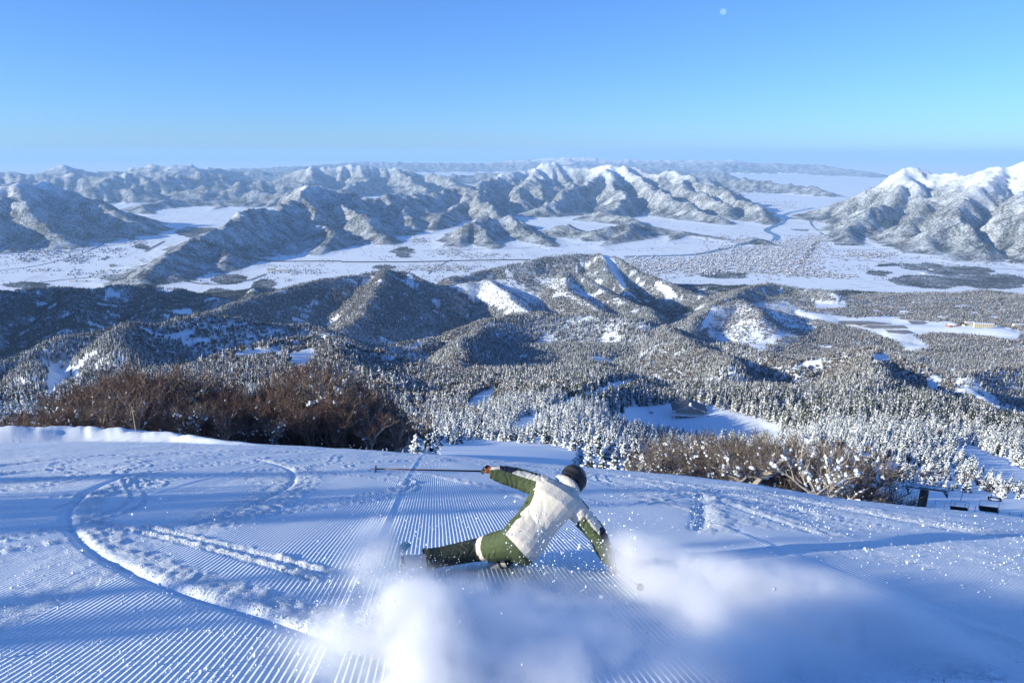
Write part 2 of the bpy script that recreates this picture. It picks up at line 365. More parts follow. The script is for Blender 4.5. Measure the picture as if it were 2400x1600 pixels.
def erode(z, dx, fixed, iters, c, talus=.75, m_=.5):
    nx, ny = z.shape; N = nx * ny; idx = np.arange(N).reshape(nx, ny)
    offs = [(1, 0, 1), (-1, 0, 1), (0, 1, 1), (0, -1, 1), (1, 1, 1.414), (1, -1, 1.414), (-1, 1, 1.414), (-1, -1, 1.414)]
    z = fill(z, fixed)
    for it in range(iters):
        best = np.zeros((nx, ny)); rec = idx.copy(); zp = np.pad(z, 1, mode='edge')
        for a, b, dd in offs:
            s = (z - zp[1 + a:nx + 1 + a, 1 + b:ny + 1 + b]) / dd
            I = np.clip(np.arange(nx) + a, 0, nx - 1)[:, None] * ny + np.clip(np.arange(ny) + b, 0, ny - 1)[None, :]
            m = s > best; best[m] = s[m]; rec[m] = I[m]
        rec[fixed] = idx[fixed]
        order = np.argsort(z.ravel()); rl = rec.ravel().tolist(); A = [1.] * N; ol = order.tolist()
        for k in reversed(ol):
            r = rl[k]
            if r != k: A[r] += A[k]
        f = (c * np.array(A) ** m_).tolist(); zl = z.ravel().tolist()
        for k in ol:
            r = rl[k]
            if r != k: g = f[k]; zl[k] = (zl[k] + g * zl[r]) / (1 + g)
        z = np.array(zl).reshape(nx, ny)
        zp = np.pad(z, 1, mode='edge')                      # slopes steeper than the talus angle slump
        for a, b, dd in offs[:4]:
            ex = zp[1 + a:nx + 1 + a, 1 + b:ny + 1 + b] - z - talus * dx
            z = z + np.where(ex > 0, ex * .2, 0)
        lap = (zp[2:, 1:-1] + zp[:-2, 1:-1] + zp[1:-1, 2:] + zp[1:-1, :-2]) / 4 - zp[1:-1, 1:-1]
        z = z + np.where(fixed, 0, lap * .04)
    return z
def grid(x0, x1, y0, y1, dx):
    X = np.arange(x0, x1 + dx, dx); Y = np.arange(y0, y1 + dx, dx); return np.meshgrid(X, Y, indexing='ij')
SEGN, SEGF = seglist(RIDGES_NEAR, 1.42), seglist(RIDGES_FAR, .78)
# mountain flank added out of view at left to throw shade over dark hills
_m = [np.array(q, float) for q in ((-2150, 1700, -170), (-2750, 2350, -110), (-3250, 3000, -70), (-3700, 3700, -120), (-4300, 4500, -250))]
SEGN += [(a, b, .98) for a, b in zip(_m[:-1], _m[1:])]
DXF = 65.; FX0, FY0 = -16000., 3500.
X, Y = grid(FX0, 14500, FY0, 20000, DXF)
wob = .35 * fbm(X / 1400, Y / 1400, 3, 11)
ZF = envelope(X + 130 * pn(X / 900, Y / 900, 31), Y + 130 * pn(X / 900, Y / 900, 32), SEGF, np.full(X.shape, FLOOR), wob)
rel = np.clip((ZF - FLOOR) / 500, 0, 1)
ZF += rel * (140 * fbm(X / 1100, Y / 1100, 4, 41)); ZF = np.maximum(ZF, FLOOR); fixed = ZF < FLOOR + 6
def maxf(a, k):
    for ax in (0, 1):
        b = a.copy()
        for q in range(1, k + 1): b = np.maximum(b, np.maximum(np.roll(a, q, ax), np.roll(a, -q, ax)))
        a = b
    return a
def blur(a, k):
    for ax in (0, 1):
        for _ in range(2): a = sum(np.roll(a, q, ax) for q in range(-k, k + 1)) / (2 * k + 1)
    return a
def regain(z, env, k):
    g = blur(maxf(env - FLOOR, k) + 5, k) / blur(maxf(z - FLOOR, k) + 5, k); return FLOOR + (z - FLOOR) * np.clip(g, 1, 1.6)
EF = ZF.copy(); ZF = regain(erode(ZF, DXF, fixed, 34, .05, 1.1), EF, 7)
DXN = 15.; NX0, NY0 = -4600., 120.
X, Y = grid(NX0, 3700, NY0, 5100, DXN)
wob = .3 * fbm(X / 350, Y / 350, 3, 12)
b0 = base_z(X, Y)
ZN = envelope(X + 30 * pn(X / 300, Y / 300, 33), Y + 30 * pn(X / 300, Y / 300, 34), SEGN, b0, wob)
Dn = np.hypot(X, Y)
ZE = ZN.copy(); ZN += sst(600, 1500, Dn) * 16 * fbm(X / 380, Y / 380, 3, 45); fixed = ZN < FLOOR + 4
Zraw = ZN.copy()
ZN = erode(ZN, DXN, fixed, 14, .014, .95)
ZN = np.minimum(ZN, Zraw + 3)
ZN += sst(700, 1100, Dn) * np.clip(blur(maxf(ZE, 4) - maxf(ZN, 4), 3) - 4, -10, 60)
kk = sst(620, 1150, Dn) * (.7 + .3 * sst(1000, 1700, Dn)); ZN = Zraw * (1 - kk) + ZN * kk
ZN = np.maximum(ZN, FLOOR)

def ground(x, y, detail=True):
    x = np.atleast_1d(np.asarray(x, float)); y = np.atleast_1d(np.asarray(y, float))
    D = np.hypot(x, y)
    zn = bil(ZN, NX0, DXN, NY0, DXN, x, y); zf = bil(ZF, FX0, DXF, FY0, DXF, x, y)
    inf = (x > FX0) & (x < 14500) & (y < 19900) & (y > FY0)
    zf = np.where(inf, zf, FLOOR)
    kx = sst(4500, 5000, D); z = zn * (1 - kx) + zf * kx
    far = sst(19000, 19800, y)
    if (D > 15000).any():
        m = D > 15000
        e = envelope(x[m], y[m], SEGF, np.full(m.sum(), FLOOR), .3 * fbm(x[m] / 1500, y[m] / 1500, 3, 11))
        rl = np.clip((e - FLOOR) / 500, 0, 1)
        e = e + rl * (160 * (1 - .6 * sst(24000, 30000, D[m])) * (ridged(x[m] / 1800, y[m] / 1800, 4, 51) - 1.0))
        z[m] = np.where(inf[m], z[m] * (1 - far[m]) + e * far[m], e)
    if detail:
        r = np.clip((z - FLOOR) / 250, 0, 1) * sst(4500, 6000, D)
        z = z + r * (46 * (ridged(x / 520, y / 520, 4, 61) - .9) + 13 * (ridged(x / 170, y / 170, 2, 66) - .8))
    nb = D < 400
    if nb.any():
        xb, yb, Db = x[nb], y[nb], D[nb]
        b = base_z(xb, yb); k = sst(160, 340, Db); zz = b * (1 - k) + z[nb] * k
        k2 = sst(56, 85, Db); zz = slope_z(xb, yb) * (1 - k2) + zz * k2
        z[nb] = zz
    az = np.arctan2(x, y); side = sst(R(50), R(80), np.abs(az))      # outside the view: plain falling hillside
    z = np.where(side > 0, z * (1 - side) + side * np.maximum(slope_z(x, y) * (D < 60) + (D >= 60) * (-H0 - .3 * D * np.clip(np.cos(az), -.3, 1) - .02 * D), FLOOR), z)
    return np.maximum(z, FLOOR)
RJ = 78.
def azs(nf):
    return np.unique(np.r_[np.radians(np.linspace(-180, -44, 60)), np.radians(np.linspace(-44, -39, 60)), np.radians(np.linspace(-39, 39, nf)), np.radians(np.linspace(39, 44, 60)), np.radians(np.linspace(44, 180, 60))])
rr = [RJ]
while rr[-1] < 4900: rr.append(rr[-1] * 1.0085)
while rr[-1] < 14500: rr.append(rr[-1] + 36)
while rr[-1] < 37000: rr.append(rr[-1] + 160)
while rr[-1] < 88000: rr.append(rr[-1] * 1.05)
rr = np.array(rr); TA = azs(840)
def polar(az, r):
    A, Rr = np.meshgrid(az, r, indexing='ij'); return Rr * np.sin(A), Rr * np.cos(A)
def pfaces(na, nr, wrap=False):
    i, j = np.meshgrid(np.arange(na - 1), np.arange(nr - 1), indexing='ij'); k = (i * nr + j).ravel()
    return np.c_[k, k + 1, k + nr + 1, k + nr]
TX, TY = polar(TA, rr)
TZ = ground(TX.ravel(), TY.ravel()).reshape(TX.shape)
tz = TZ.ravel(); tx = TX.ravel(); ty = TY.ravel()
TU, TV = proj(tx, ty, tz); TD = np.hypot(tx, ty)
def inpoly(u, v, poly):
    c = np.zeros(np.shape(u), bool); n = len(poly)
    for i in range(n):
        x1, y1 = poly[i]; x2, y2 = poly[(i + 1) % n]
        if y1 == y2: continue
        c ^= ((y1 > v) != (y2 > v)) & (u < (x2 - x1) * (v - y1) / (y2 - y1) + x1)
    return c
def ell(u, v, cu, cv, ru, rv): return ((u - cu) / ru) ** 2 + ((v - cv) / rv) ** 2
def PD(s): return [(float(a) * 1.0204, float(b) * 1.0204) for a, b in (q.split(',') for q in s.split())]
CLEAR = [  # open snow fields in the forest: (polygon, dmin, dmax)
 (PD("1375,985 1410,955 1450,935 1545,926 1630,932 1700,950 1790,975 1800,1010 1700,1020 1600,1008 1500,1002 1430,996"), 300, 800),
 (PD("2165,1028 2230,1026 2300,1052 2352,1078 2400,1090 2400,1150 2330,1120 2270,1090 2210,1062"), 120, 500),
 (PD("1068,935 1090,912 1130,885 1145,895 1130,925 1100,950 1072,950"), 300, 900),
 (PD("1172,985 1190,962 1240,950 1280,930 1360,895 1370,905 1290,945 1240,965 1235,990 1190,1000"), 200, 900),
 (PD("1360,905 1400,880 1460,872 1470,880 1420,900 1380,915"), 300, 1200),
 (PD("1010,1010 1040,1024 1110,1012 1240,1020 1300,1030 1380,1052 1380,1095 1000,1075"), 60, 190),
 (PD("110,850 165,840 150,880 120,925 100,920"), 300, 1300),
 (PD("200,815 240,805 200,830 170,880 150,880 175,840"), 300, 1300),
 (PD("660,812 720,808 722,835 690,850 665,842"), 500, 1200), (PD("520,818 640,800 650,812 560,826"), 500, 1200),
 (PD("380,770 440,755 450,768 400,782"), 900, 1700), (PD("410,785 480,778 490,790 430,795"), 900, 1700),
 (PD("970,770 1010,765 1020,775 975,780"), 1100, 2000), (PD("1355,820 1400,815 1410,832 1370,835"), 700, 1400),
 (PD("2180,880 2220,870 2300,915 2330,960 2280,940 2230,910"), 700, 1400), (PD("2000,815 2050,810 2045,835 2005,838"), 900, 1400),
 (PD("1820,712 1900,722 1960,730 2040,725 2100,735 2230,745 2320,752 2352,765 2330,782 2240,770 2170,765 2100,770 2140,800 2080,805 2060,785 1990,760 1920,745 1830,722"), 2000, 4400),
 (PD("1870,690 1940,692 1945,705 1900,710 1870,706"), 2400, 5000), (PD("1610,745 1640,700 1650,705 1630,750 1610,760"), 2000, 4000),
 (PD("1720,800 1790,760 1800,775 1750,800"), 1500, 3400), (PD("1380,585 1400,580 1440,660 1430,665"), 3600, 5000),
 (PD("1500,645 1540,660 1560,690 1520,670"), 3000, 5000), (PD("395,712 440,710 440,722 400,722"), 2500, 6000)]
SPARSE = [(PD("0,880 120,840 240,800 300,830 180,940 0,960"), 300, 1500), (PD("380,860 500,810 650,795 730,800 730,870 600,900 420,900"), 400, 1300),
 (PD("1000,640 1100,640 1180,640 1250,690 1250,720 1170,715 1080,680"), 2500, 3800), (PD("1230,640 1300,640 1380,690 1400,720 1330,700"), 2500, 3800),
 (PD("1620,770 1650,700 1800,690 1900,740 1800,800 1700,820"), 1800, 4000), (PD("2130,850 2352,980 2352,900 2200,840"), 700, 1500), (PD("1560,960 1700,950 2000,1040 2000,1110 1560,1040"), 150, 480)]
WOODS = [(945,591,24,13,16),(900,627,30,5,12),(305,558,14,3,14),(250,607,10,4,12),(870,560,60,7,14),(650,560,1,1,5),(420,640,45,9,22),(540,655,45,12,22),(510,690,40,14,20),(620,668,30,14,22),(60,668,60,6,15),(120,680,90,8,15),(470,545,60,12,35),
 (2160,625,50,9,18),(2080,622,30,4,14),(2250,635,80,10,18),(2200,660,110,16,22),(2330,660,80,18,22),(2380,608,30,10,20),(2340,578,70,9,20),(2060,563,14,3,12),(2300,700,100,12,18),(1980,573,24,3,10),(1840,600,9,3,8),(400,655,30,5,10),(300,655,60,5,14),
 (2060,640,30,6,16),(60,545,70,6,30),(110,548,28,10,60),(2000,520,40,4,12),(330,578,20,5,10),(1880,540,16,3,10),(1700,645,60,8,14),(1150,595,1,1,4)]
def covers(x, y, z):
    """forest density, bare-tree share, extra crown height, at ground points"""
    u, v = proj(x, y, z); D = np.hypot(x, y); alt = z - FLOOR
    f = np.ones(x.shape)
    f = np.where(D > 4800, sst(3, 12, alt), sst(2, 14, alt))
    n1 = fbm(x / 90, y / 90, 3, 71); nb = fbm(x / 400, y / 400, 3, 72)
    f = f * np.where((n1 > .55) & (D > 500) & (D < 4800), .25, 1)
    if True:
        hi = sst(300, 800, alt) * sst(5000, 6500, D)
        f = f * (1 - .68 * hi) * np.where(D > 5000, .97, 1)
    for poly, a, b in SPARSE:
        m = inpoly(u, v, poly) & (D > a) & (D < b); f = np.where(m, f * (.28 + .3 * (nb > 0)), f)
    jit = 5 * pn(x / 14, y / 14, 74) + 8 * pn(x / 50, y / 50, 75)
    for poly, a, b in CLEAR:
        s = np.clip(1 - D / 5000, .15, 1)
        m = inpoly(u + jit * s, v + jit * .4 * s, poly) & (D > a) & (D < b); f = np.where(m, 0, f)
    hgt = np.zeros(x.shape)
    ju = 14 * pn(x / 160, y / 160, 76)
    for cu, cv, ru, rv, h in WOODS:
        m = (ell(u + ju, v + ju * .25, cu, cv, ru, rv) < 1) & (D > 3800) & (D < 12000) & (alt < 120); f = np.where(m, 1, f); hgt = np.where(m, 2., hgt)
    bare = sst(-.1, .35, nb + .25 * n1)
    bare = np.where(inpoly(u, v, PD("380,760 900,600 1000,640 1200,640 900,760 720,800 400,880")) & (D > 600), np.maximum(bare, .7), bare)
    bare = np.where(inpoly(u, v, PD("1600,780 1640,690 2352,640 2352,860 2200,840 2000,790 1800,860")) & (D > 1500), np.maximum(bare, .65), bare)
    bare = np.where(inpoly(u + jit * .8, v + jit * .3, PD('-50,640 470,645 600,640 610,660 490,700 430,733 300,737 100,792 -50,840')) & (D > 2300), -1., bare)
    return f, bare, hgt
tf, tb, th = covers(tx, ty, tz)
tz = tz + th
ms, n, b = NT('snowy_terrain')
b.inputs['Roughness'].default_value = .8; b.inputs['Specular IOR Level'].default_value = .15
L = n.links.new
geo = nd(n, 'ShaderNodeNewGeometry'); af = nd(n, 'ShaderNodeAttribute', attribute_name='forest'); ab = nd(n, 'ShaderNodeAttribute', attribute_name='bare')
def noise(scale, det=3.0, rough=.5, vec=None):
    q = nd(n, 'ShaderNodeTexNoise', i_Scale=scale, i_Detail=det, i_Roughness=rough); L((vec or geo.outputs['Position']), q.inputs['Vector']); return q.outputs['Fac']
def mth(op, a, b_=None, c=None):
    q = nd(n, 'ShaderNodeMath', operation=op)
    for i, t in enumerate((a, b_, c)):
        if t is None: continue
        if isinstance(t, (int, float)): q.inputs[i].default_value = t
        else: L(t, q.inputs[i])
    return q.outputs[0]
def mapr(a, lo, hi):
    q = nd(n, 'ShaderNodeMapRange', i_1=lo, i_2=hi); L(a, q.inputs[0]); return q.outputs[0]
def mixc(f, a, b_):
    q = nd(n, 'ShaderNodeMix', data_type='RGBA')
    if isinstance(f, (int, float)): q.inputs[0].default_value = f
    else: L(f, q.inputs[0])
    for i, t in ((6, a), (7, b_)):
        if isinstance(t, tuple): q.inputs[i].default_value = t + (1,)
        else: L(t, q.inputs[i])
    return q.outputs[2]
cov = mth('ADD', mth('MULTIPLY', noise(.045, 3.0, .7), 1.0), mth('MULTIPLY', noise(.006, 3.0, .6), .9))
dens = mapr(mth('SUBTRACT', mth('MULTIPLY', af.outputs['Fac'], 1.25), mth('SUBTRACT', mth('MULTIPLY', cov, 1.6), 1.05)), .05, .95)
treec = mixc(ab.outputs['Fac'], (.035, .045, .045), (.095, .092, .092))
ri = nd(n, 'ShaderNodeAttribute', attribute_name='rime')
treec = mixc(mth('MULTIPLY', ri.outputs['Fac'], mapr(noise(.09, 2.0, .7), .45, .72)), treec, (.30, .31, .32))
fld = nd(n, 'ShaderNodeTexVoronoi', feature='F1', i_Scale=.006); mp = nd(n, 'ShaderNodeMapping'); mp.inputs['Rotation'].default_value = (0, 0, .35); mp.inputs['Scale'].default_value = (1, .35, 1)
L(geo.outputs['Position'], mp.inputs['Vector']); L(mp.outputs[0], fld.inputs['Vector']); fld.distance = 'MANHATTAN'
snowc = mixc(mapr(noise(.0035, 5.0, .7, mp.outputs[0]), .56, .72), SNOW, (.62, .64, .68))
sep = nd(n, 'ShaderNodeSeparateXYZ'); rt_ = nd(n, 'ShaderNodeVectorRotate', rotation_type='Z_AXIS'); rt_.inputs['Angle'].default_value = -.3; L(geo.outputs['Position'], rt_.inputs['Vector']); L(rt_.outputs[0], sep.inputs[0])
def lines(o_, per, wd):
    return mth('LESS_THAN', mth('FRACT', mth('DIVIDE', mth('ADD', o_, mth('MULTIPLY', noise(.0012, 2.0), 120.0)), per)), wd / per)
ln_ = mth('MAXIMUM', mth('MAXIMUM', lines(sep.outputs['X'], 210.0, 7.0), lines(sep.outputs['Y'], 95.0, 7.0)), lines(sep.outputs['Y'], 760.0, 16.0))
ln_ = mth('MULTIPLY', mth('MULTIPLY', ln_, mapr(noise(.004, 3.0, .6), .42, .6)), mth('LESS_THAN', sep.outputs['Z'], FLOOR + 12))
snowc = mixc(mth('MULTIPLY', ln_, .62), snowc, (.22, .22, .24))
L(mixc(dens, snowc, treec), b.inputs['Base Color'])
bmp = nd(n, 'ShaderNodeBump', i_Strength=.7, i_Distance=6.0); L(mth('MULTIPLY', noise(.06, 3.0, .7), af.outputs['Fac']), bmp.inputs['Height']); L(bmp.outputs[0], b.inputs['Normal'])
V = np.c_[tx, ty, tz]
terr = mesh_np('terrain', V, pfaces(len(TA), len(rr)), ms, True); tag(terr, kind='structure')
fattr(terr, 'forest', tf * (.15 + .3 * sst(500, 900, TD) + .55 * sst(1200, 2800, TD))); fattr(terr, 'bare', np.maximum(tb, 0)); fattr(terr, 'rime', np.where((tb < -.5) | ((TZ.ravel() < FLOOR + 130) & (TD > 3000)), 0., 1.))  # forest tone on ground between standing trees paints in the under-canopy dark
print('terrain', len(V), len(TA), len(rr))

# ------------------------------------------------------------------ visibility of ground from the camera side
q_ = tz.reshape(TX.shape) / rr[None, :]
VIS = q_ + 14 / rr[None, :] > np.maximum.accumulate(np.c_[np.full(len(TA), -9.), q_[:, :-1]], axis=1) - .002
def gz(x, y): return float(ground(x, y)[0])
def on_slope(u, v):
    x, y, z = ray(u, v); ks = np.linspace(1, 90, 3000) / math.hypot(x, y)
    i = np.argmax(slope_z(x * ks, y * ks) - z * ks > 0); k = ks[i]; return np.array([x * k, y * k, z * k])
def z5(s): return [(float(a) / 2.613, float(b) / 2.613 + 1000) for a, b in (q.split(',') for q in s.split())]
TRK = [ # polyline in photo pixels, groove half width, depth, loose-snow side offset, loose width
 (z5("1480,205 1200,235 1000,265 800,300 620,360 500,420 430,490 410,560 440,640 500,710 600,790 740,850 900,940 1100,1010 1300,1070 1500,1130 1829,1240 2100,1330"), .06, .05, .26, .2),
 (z5("580,590 870,650 1150,720 1400,790 1600,850 1900,930"), .03, .03, .06, .07),
 (z5("880,612 1150,680 1400,740 1829,850 2000,900"), .03, .03, .06, .07),
 (z5("1560,200 1680,225 1770,250 1810,290 1790,350 1700,410 1500,500 1200,600"), .06, .04, .3, .3),
 ([(820,1104),(946,1108),(1003,1113),(1064,1127),(1125,1142),(1160,1150),(1240,1175),(1300,1210)], .03, .015, .14, .2),
 (z5("0,240 300,205 700,175 1100,160 1400,150"), .08, .04, .3, .3), (z5("0,290 200,268 400,258 700,245"), .12, .05, .4, .3),
 (z5("1100,175 1400,170 1829,150"), .08, .04, .3, .3),
 ([(1640,1160),(1645,1190),(1648,1220),(1640,1240)], .12, .05, .0, .5), ([(1440,1115),(1600,1135),(1760,1170),(1900,1200)], .06, .03, .2, .25),
 ([(1700,1140),(1900,1175),(2100,1215),(2250,1240)], .08, .04, .3, .5), ([(1500,1130),(1650,1165),(1800,1215),(1900,1245)], .05, .03, .2, .3),
]
ROUGH = [ (z5("-50,60 1100,60 1500,120 1150,180 700,300 300,420 -50,450"), .42), (z5("1100,470 1829,380 1750,500 1250,700 900,790 700,760 900,640"), .5),
 (z5("-50,800 500,740 800,830 700,950 300,1100 -50,1250"), .42), (z5("1500,300 2000,250 2000,330 1500,420"), .5),
 ([(1370,1085),(1500,1100),(1700,1140),(2000,1180),(2300,1225),(1900,1250),(1650,1220),(1450,1160)], .55), ([(1900,1290),(2400,1250),(2400,1350),(2200,1330)], .5), ([(1700,1330),(2400,1500),(2400,1600),(1900,1600)], .45)]
rs = [1.0, 1.8, 2.6, 3.2]
while rs[-1] < RJ - .3: rs.append(rs[-1] * 1.0115)
rs[-1] = RJ; rs = np.array(rs)
SAz = azs(640); SX, SY = polar(SAz, rs); sx, sy = SX.ravel(), SY.ravel()
s_c = sx * FS[0] + sy * FS[1]; t_c = sx * FT[0] + sy * FT[1]; sD = np.hypot(sx, sy)
sz = np.where(sD < 50, slope_z(sx, sy), ground(sx, sy)); su, sv = proj(sx, sy, sz)
infront = sy > .3
rough = np.zeros(len(sx))
wn = fbm(t_c / .9, s_c / 9, 3, 81); wn2 = fbm(t_c / .35, s_c / 3.0, 3, 82); jx = 30 * fbm(sx / 1.5, sy / 1.5, 3, 83)
for poly, a in ROUGH:
    m = inpoly(su + jx, sv + jx * .3, poly) & infront
    rough = np.where(m, np.maximum(rough, np.clip(a + .5 * wn + .35 * wn2, 0, 1)), rough)
rough = np.maximum(rough, np.clip((wn + wn2 * .6 - .75) * 1.5, 0, .8) * sst(4, 12, sD))
rough = np.maximum(rough, sst(18, 34, sD) * np.clip(.35 + .8 * wn, 0, 1))
groom = 1 - rough; dz = np.zeros(len(sx))
def pdist(px, py, P):
    best = np.full(len(px), 1e9); side = np.zeros(len(px))
    for a, b in zip(P[:-1], P[1:]):
        d = b - a; L = d @ d + 1e-9; t = np.clip(((px - a[0]) * d[0] + (py - a[1]) * d[1]) / L, 0, 1)
        ex = px - a[0] - t * d[0]; ey = py - a[1] - t * d[1]; ds = np.hypot(ex, ey)
        m = ds < best; best[m] = ds[m]; side[m] = np.sign(d[0] * ey - d[1] * ex)[m]
    return best, side
tk = np.random.default_rng(31)
for _ in range(16):                       # thin paired ski tracks swinging down the fall line
    t0 = tk.uniform(-16, 15); a_ = tk.uniform(.6, 2.2); w_ = tk.uniform(9, 16); p_ = tk.uniform(0, 6.28); s0 = tk.uniform(5, 12); ss_ = np.linspace(s0, s0 + tk.uniform(12, 26), 26)
    tt_ = t0 + a_ * np.sin(ss_ / w_ * 6.28 + p_) + .12 * (ss_ - s0) * tk.normal(0, 1)
    for o_ in (0, tk.uniform(.16, .35)): TRK.append((np.c_[ss_ * FS[0] + (tt_ + o_) * FT[0], ss_ * FS[1] + (tt_ + o_) * FT[1]], .028, .018, .05, .05))
LUMPLINES = []
near = np.where(infront & (sD < 60))[0]
for line, gw, dep, off, lw in TRK:
    P = line if isinstance(line, np.ndarray) else np.array([on_slope(u, v)[:2] for u, v in line])
    q = [P[0]]
    for a, b in zip(P[:-1], P[1:]): q += [a + (b - a) * t for t in (.25, .5, .75, 1)]
    P = np.array(q)
    for _ in range(3): P[1:-1] = (P[:-2] + 2 * P[1:-1] + P[2:]) / 4
    ds, side = pdist(sx[near], sy[near], P); sg = ds * side
    jn = .06 * fbm(sx[near] / .25, sy[near] / .25, 2, 84)
    g = np.exp(-(ds / gw) ** 2); dz[near] -= dep * g
    o2 = np.minimum(np.abs(sg - off - jn), np.abs(sg + 0 * off) + 9 if off else 9)
    bd = np.exp(-((sg - off * 1 - jn) / lw) ** 4) * (sg > -gw)
    dz[near] += bd * .012 * (1 + fbm(sx[near] / .12, sy[near] / .12, 2, 85)) + .12 * dep * np.exp(-((sg - gw * 1.9) / (gw * .9)) ** 2)
    groom[near] *= 1 - np.clip(g * 1.4 + bd, 0, 1); rough[near] = np.maximum(rough[near], bd * .95)
    if not isinstance(line, np.ndarray): LUMPLINES.append((P, off, lw))
# groomer pass seams and long undulations
for t0 in (-9.6, -5.1, -.72, 3.7, 8.2, 12.6):
    q = t_c - t0; m = (sD < 60) * (1 - rough * .7)
    dz += m * (.012 * np.exp(-(q / .04) ** 2) - .008 * np.exp(-((q - .1) / .06) ** 2)); groom *= 1 - .8 * np.exp(-((q - .05) / .06) ** 2)
dz += sst(2, 6, sD) * (.035 * pn(t_c / 2.6, s_c / 5.0, 86) + .02 * pn(t_c / .9, s_c / 3.0, 87)) + rough * .014 * fbm(sx / .22, sy / .22, 3, 88) * sst(2, 4, sD) + .01 * rough * fbm(t_c / .12, s_c / 1.2, 2, 89)
# snow bank on the far left edge of the piste
u0 = (su < 640) & infront
bank = on_slope(0, 1034); bk = np.array([on_slope(u, v + 2)[:2] for u, v in ((-260,1040),(0,1036),(200,1033),(400,1035),(520,1040),(640,1046))])
ds, side = pdist(sx, sy, bk)
rb = np.hypot(sx, sy); bkr = np.interp(np.arctan2(sx, sy), np.arctan2(bk[:, 0], bk[:, 1]), np.hypot(bk[:, 0], bk[:, 1]))
along = np.interp(np.arctan2(sx, sy), np.arctan2(bk[:, 0], bk[:, 1]), [1, 1, 1, .62, .25, 0])
dr = rb - bkr - 1.2
bh = np.where((dr > -1) & infront, along * (1.05 + .22 * fbm(sx / 1.6, sy / 1.6, 3, 90)) * sst(-.5, 1.1, dr) * (1 - .9 * sst(2.2, 8, dr)), 0)
bh = np.where(np.arctan2(sx, sy) < R(-50), 0, bh)
dz += bh; rough = np.where(bh > .05, .35, rough); groom = np.where(bh > .05, 0, groom)
jn = sst(RJ - 8, RJ, sD); sz = sz + dz * (1 - jn)
groom *= 1 - sst(45, 60, sD)
m_s, n, b = NT('groomed_snow')
b.inputs['Roughness'].default_value = .7; b.inputs['Specular IOR Level'].default_value = .2
L = n.links.new
geo = nd(n, 'ShaderNodeNewGeometry'); ag = nd(n, 'ShaderNodeAttribute', attribute_name='groom'); ar = nd(n, 'ShaderNodeAttribute', attribute_name='rough')
dt = nd(n, 'ShaderNodeVectorMath', operation='DOT_PRODUCT'); L(geo.outputs['Position'], dt.inputs[0]); dt.inputs[1].default_value = (FT[0], FT[1], 0)
wob_ = mth('MULTIPLY', noise(1.1, 2.0), .012)
ph = mth('FRACT', mth('DIVIDE', mth('ADD', dt.outputs['Value'], wob_), .043))
cc = mth('SMOOTH_MIN', mth('DIVIDE', ph, .26), mth('DIVIDE', mth('SUBTRACT', 1.0, ph), .74), .25)
crumb = mth('ADD', .35, mth('MULTIPLY', noise(7, 4.0, .7), 1.25))
h1 = mth('MULTIPLY', mth('MULTIPLY', cc, ag.outputs['Fac']), mth('MULTIPLY', crumb, .0088))
grain = mth('MULTIPLY', noise(60, 3.0, .7), mth('ADD', .0034, mth('MULTIPLY', ar.outputs['Fac'], .006)))
chunk = mth('MULTIPLY', mapr(noise(19, 4.0, .65), .45, .66), mth('MULTIPLY', ar.outputs['Fac'], .016))
spk = mth('MULTIPLY', mth('GREATER_THAN', noise(75, 1.0, .5), .66), .008)
hh = mth('ADD', mth('ADD', h1, grain), mth('ADD', chunk, spk))
bp = nd(n, 'ShaderNodeBump', i_Strength=1.0, i_Distance=1.0); L(hh, bp.inputs['Height']); L(bp.outputs[0], b.inputs['Normal'])
b.inputs['Base Color'].default_value = SNOW + (1,)
slope = mesh_np('ski_slope', np.c_[sx, sy, sz], pfaces(len(SAz), len(rs)), m_s, True); tag(slope, kind='structure')
fattr(slope, 'groom', groom); fattr(slope, 'rough', rough)
# loose lumps of snow along the tracks and in the chopped areas
lr = np.random.default_rng(5); cen = []; 
for P, off, lw in LUMPLINES:
    sgm = np.diff(P, axis=0); ln_ = np.hypot(*sgm.T); tot = ln_.sum(); k = int(min(tot, 14) * 60)
    i = lr.choice(len(sgm), k, p=ln_ / tot); t = lr.random(k)[:, None]; c = P[i] + sgm[i] * t
    nrm = np.c_[-sgm[i][:, 1], sgm[i][:, 0]] / ln_[i][:, None]; c = c + nrm * (off + lr.normal(0, 1, k) * lw * .45)[:, None]; cen.append(c)
k = 15000; i = lr.choice(np.where((sD > 3.5) & (sD < 22) & infront & (np.abs(np.arctan2(sx, sy)) < .75))[0], k, p=None)
keep = lr.random(k) < rough[i] * .7 + .3; cen.append(np.c_[sx[i][keep], sy[i][keep]] + lr.normal(0, .05, (keep.sum(), 2)))
c = np.concatenate(cen); dd = np.hypot(c[:, 0], c[:, 1]); c = c[(dd > 3.2) & (dd < 24)]; dd = np.hypot(c[:, 0], c[:, 1])
lz = slope_z(c[:, 0], c[:, 1]); r_ = lr.lognormal(-5.3, .45, len(c)) * (1 + dd * .012)
v, f = ICO1[0], ICO1[1][:, :]
sc3 = lr.uniform(.6, 1.3, (len(c), 1, 3)); jt = 1 + lr.normal(0, .15, (len(c), len(v), 1))
VV = np.c_[c, lz + .006][:, None, :] + v[None] * jt * sc3 * r_[:, None, None]
FF = (f[None] + (np.arange(len(c)) * len(v))[:, None, None]).reshape(-1, 3)
ob = mesh_np('loose_snow', VV.reshape(-1, 3), FF, M_snow, True); tag(ob, kind='stuff')
print('slope verts', len(sx), 'lumps', len(c))
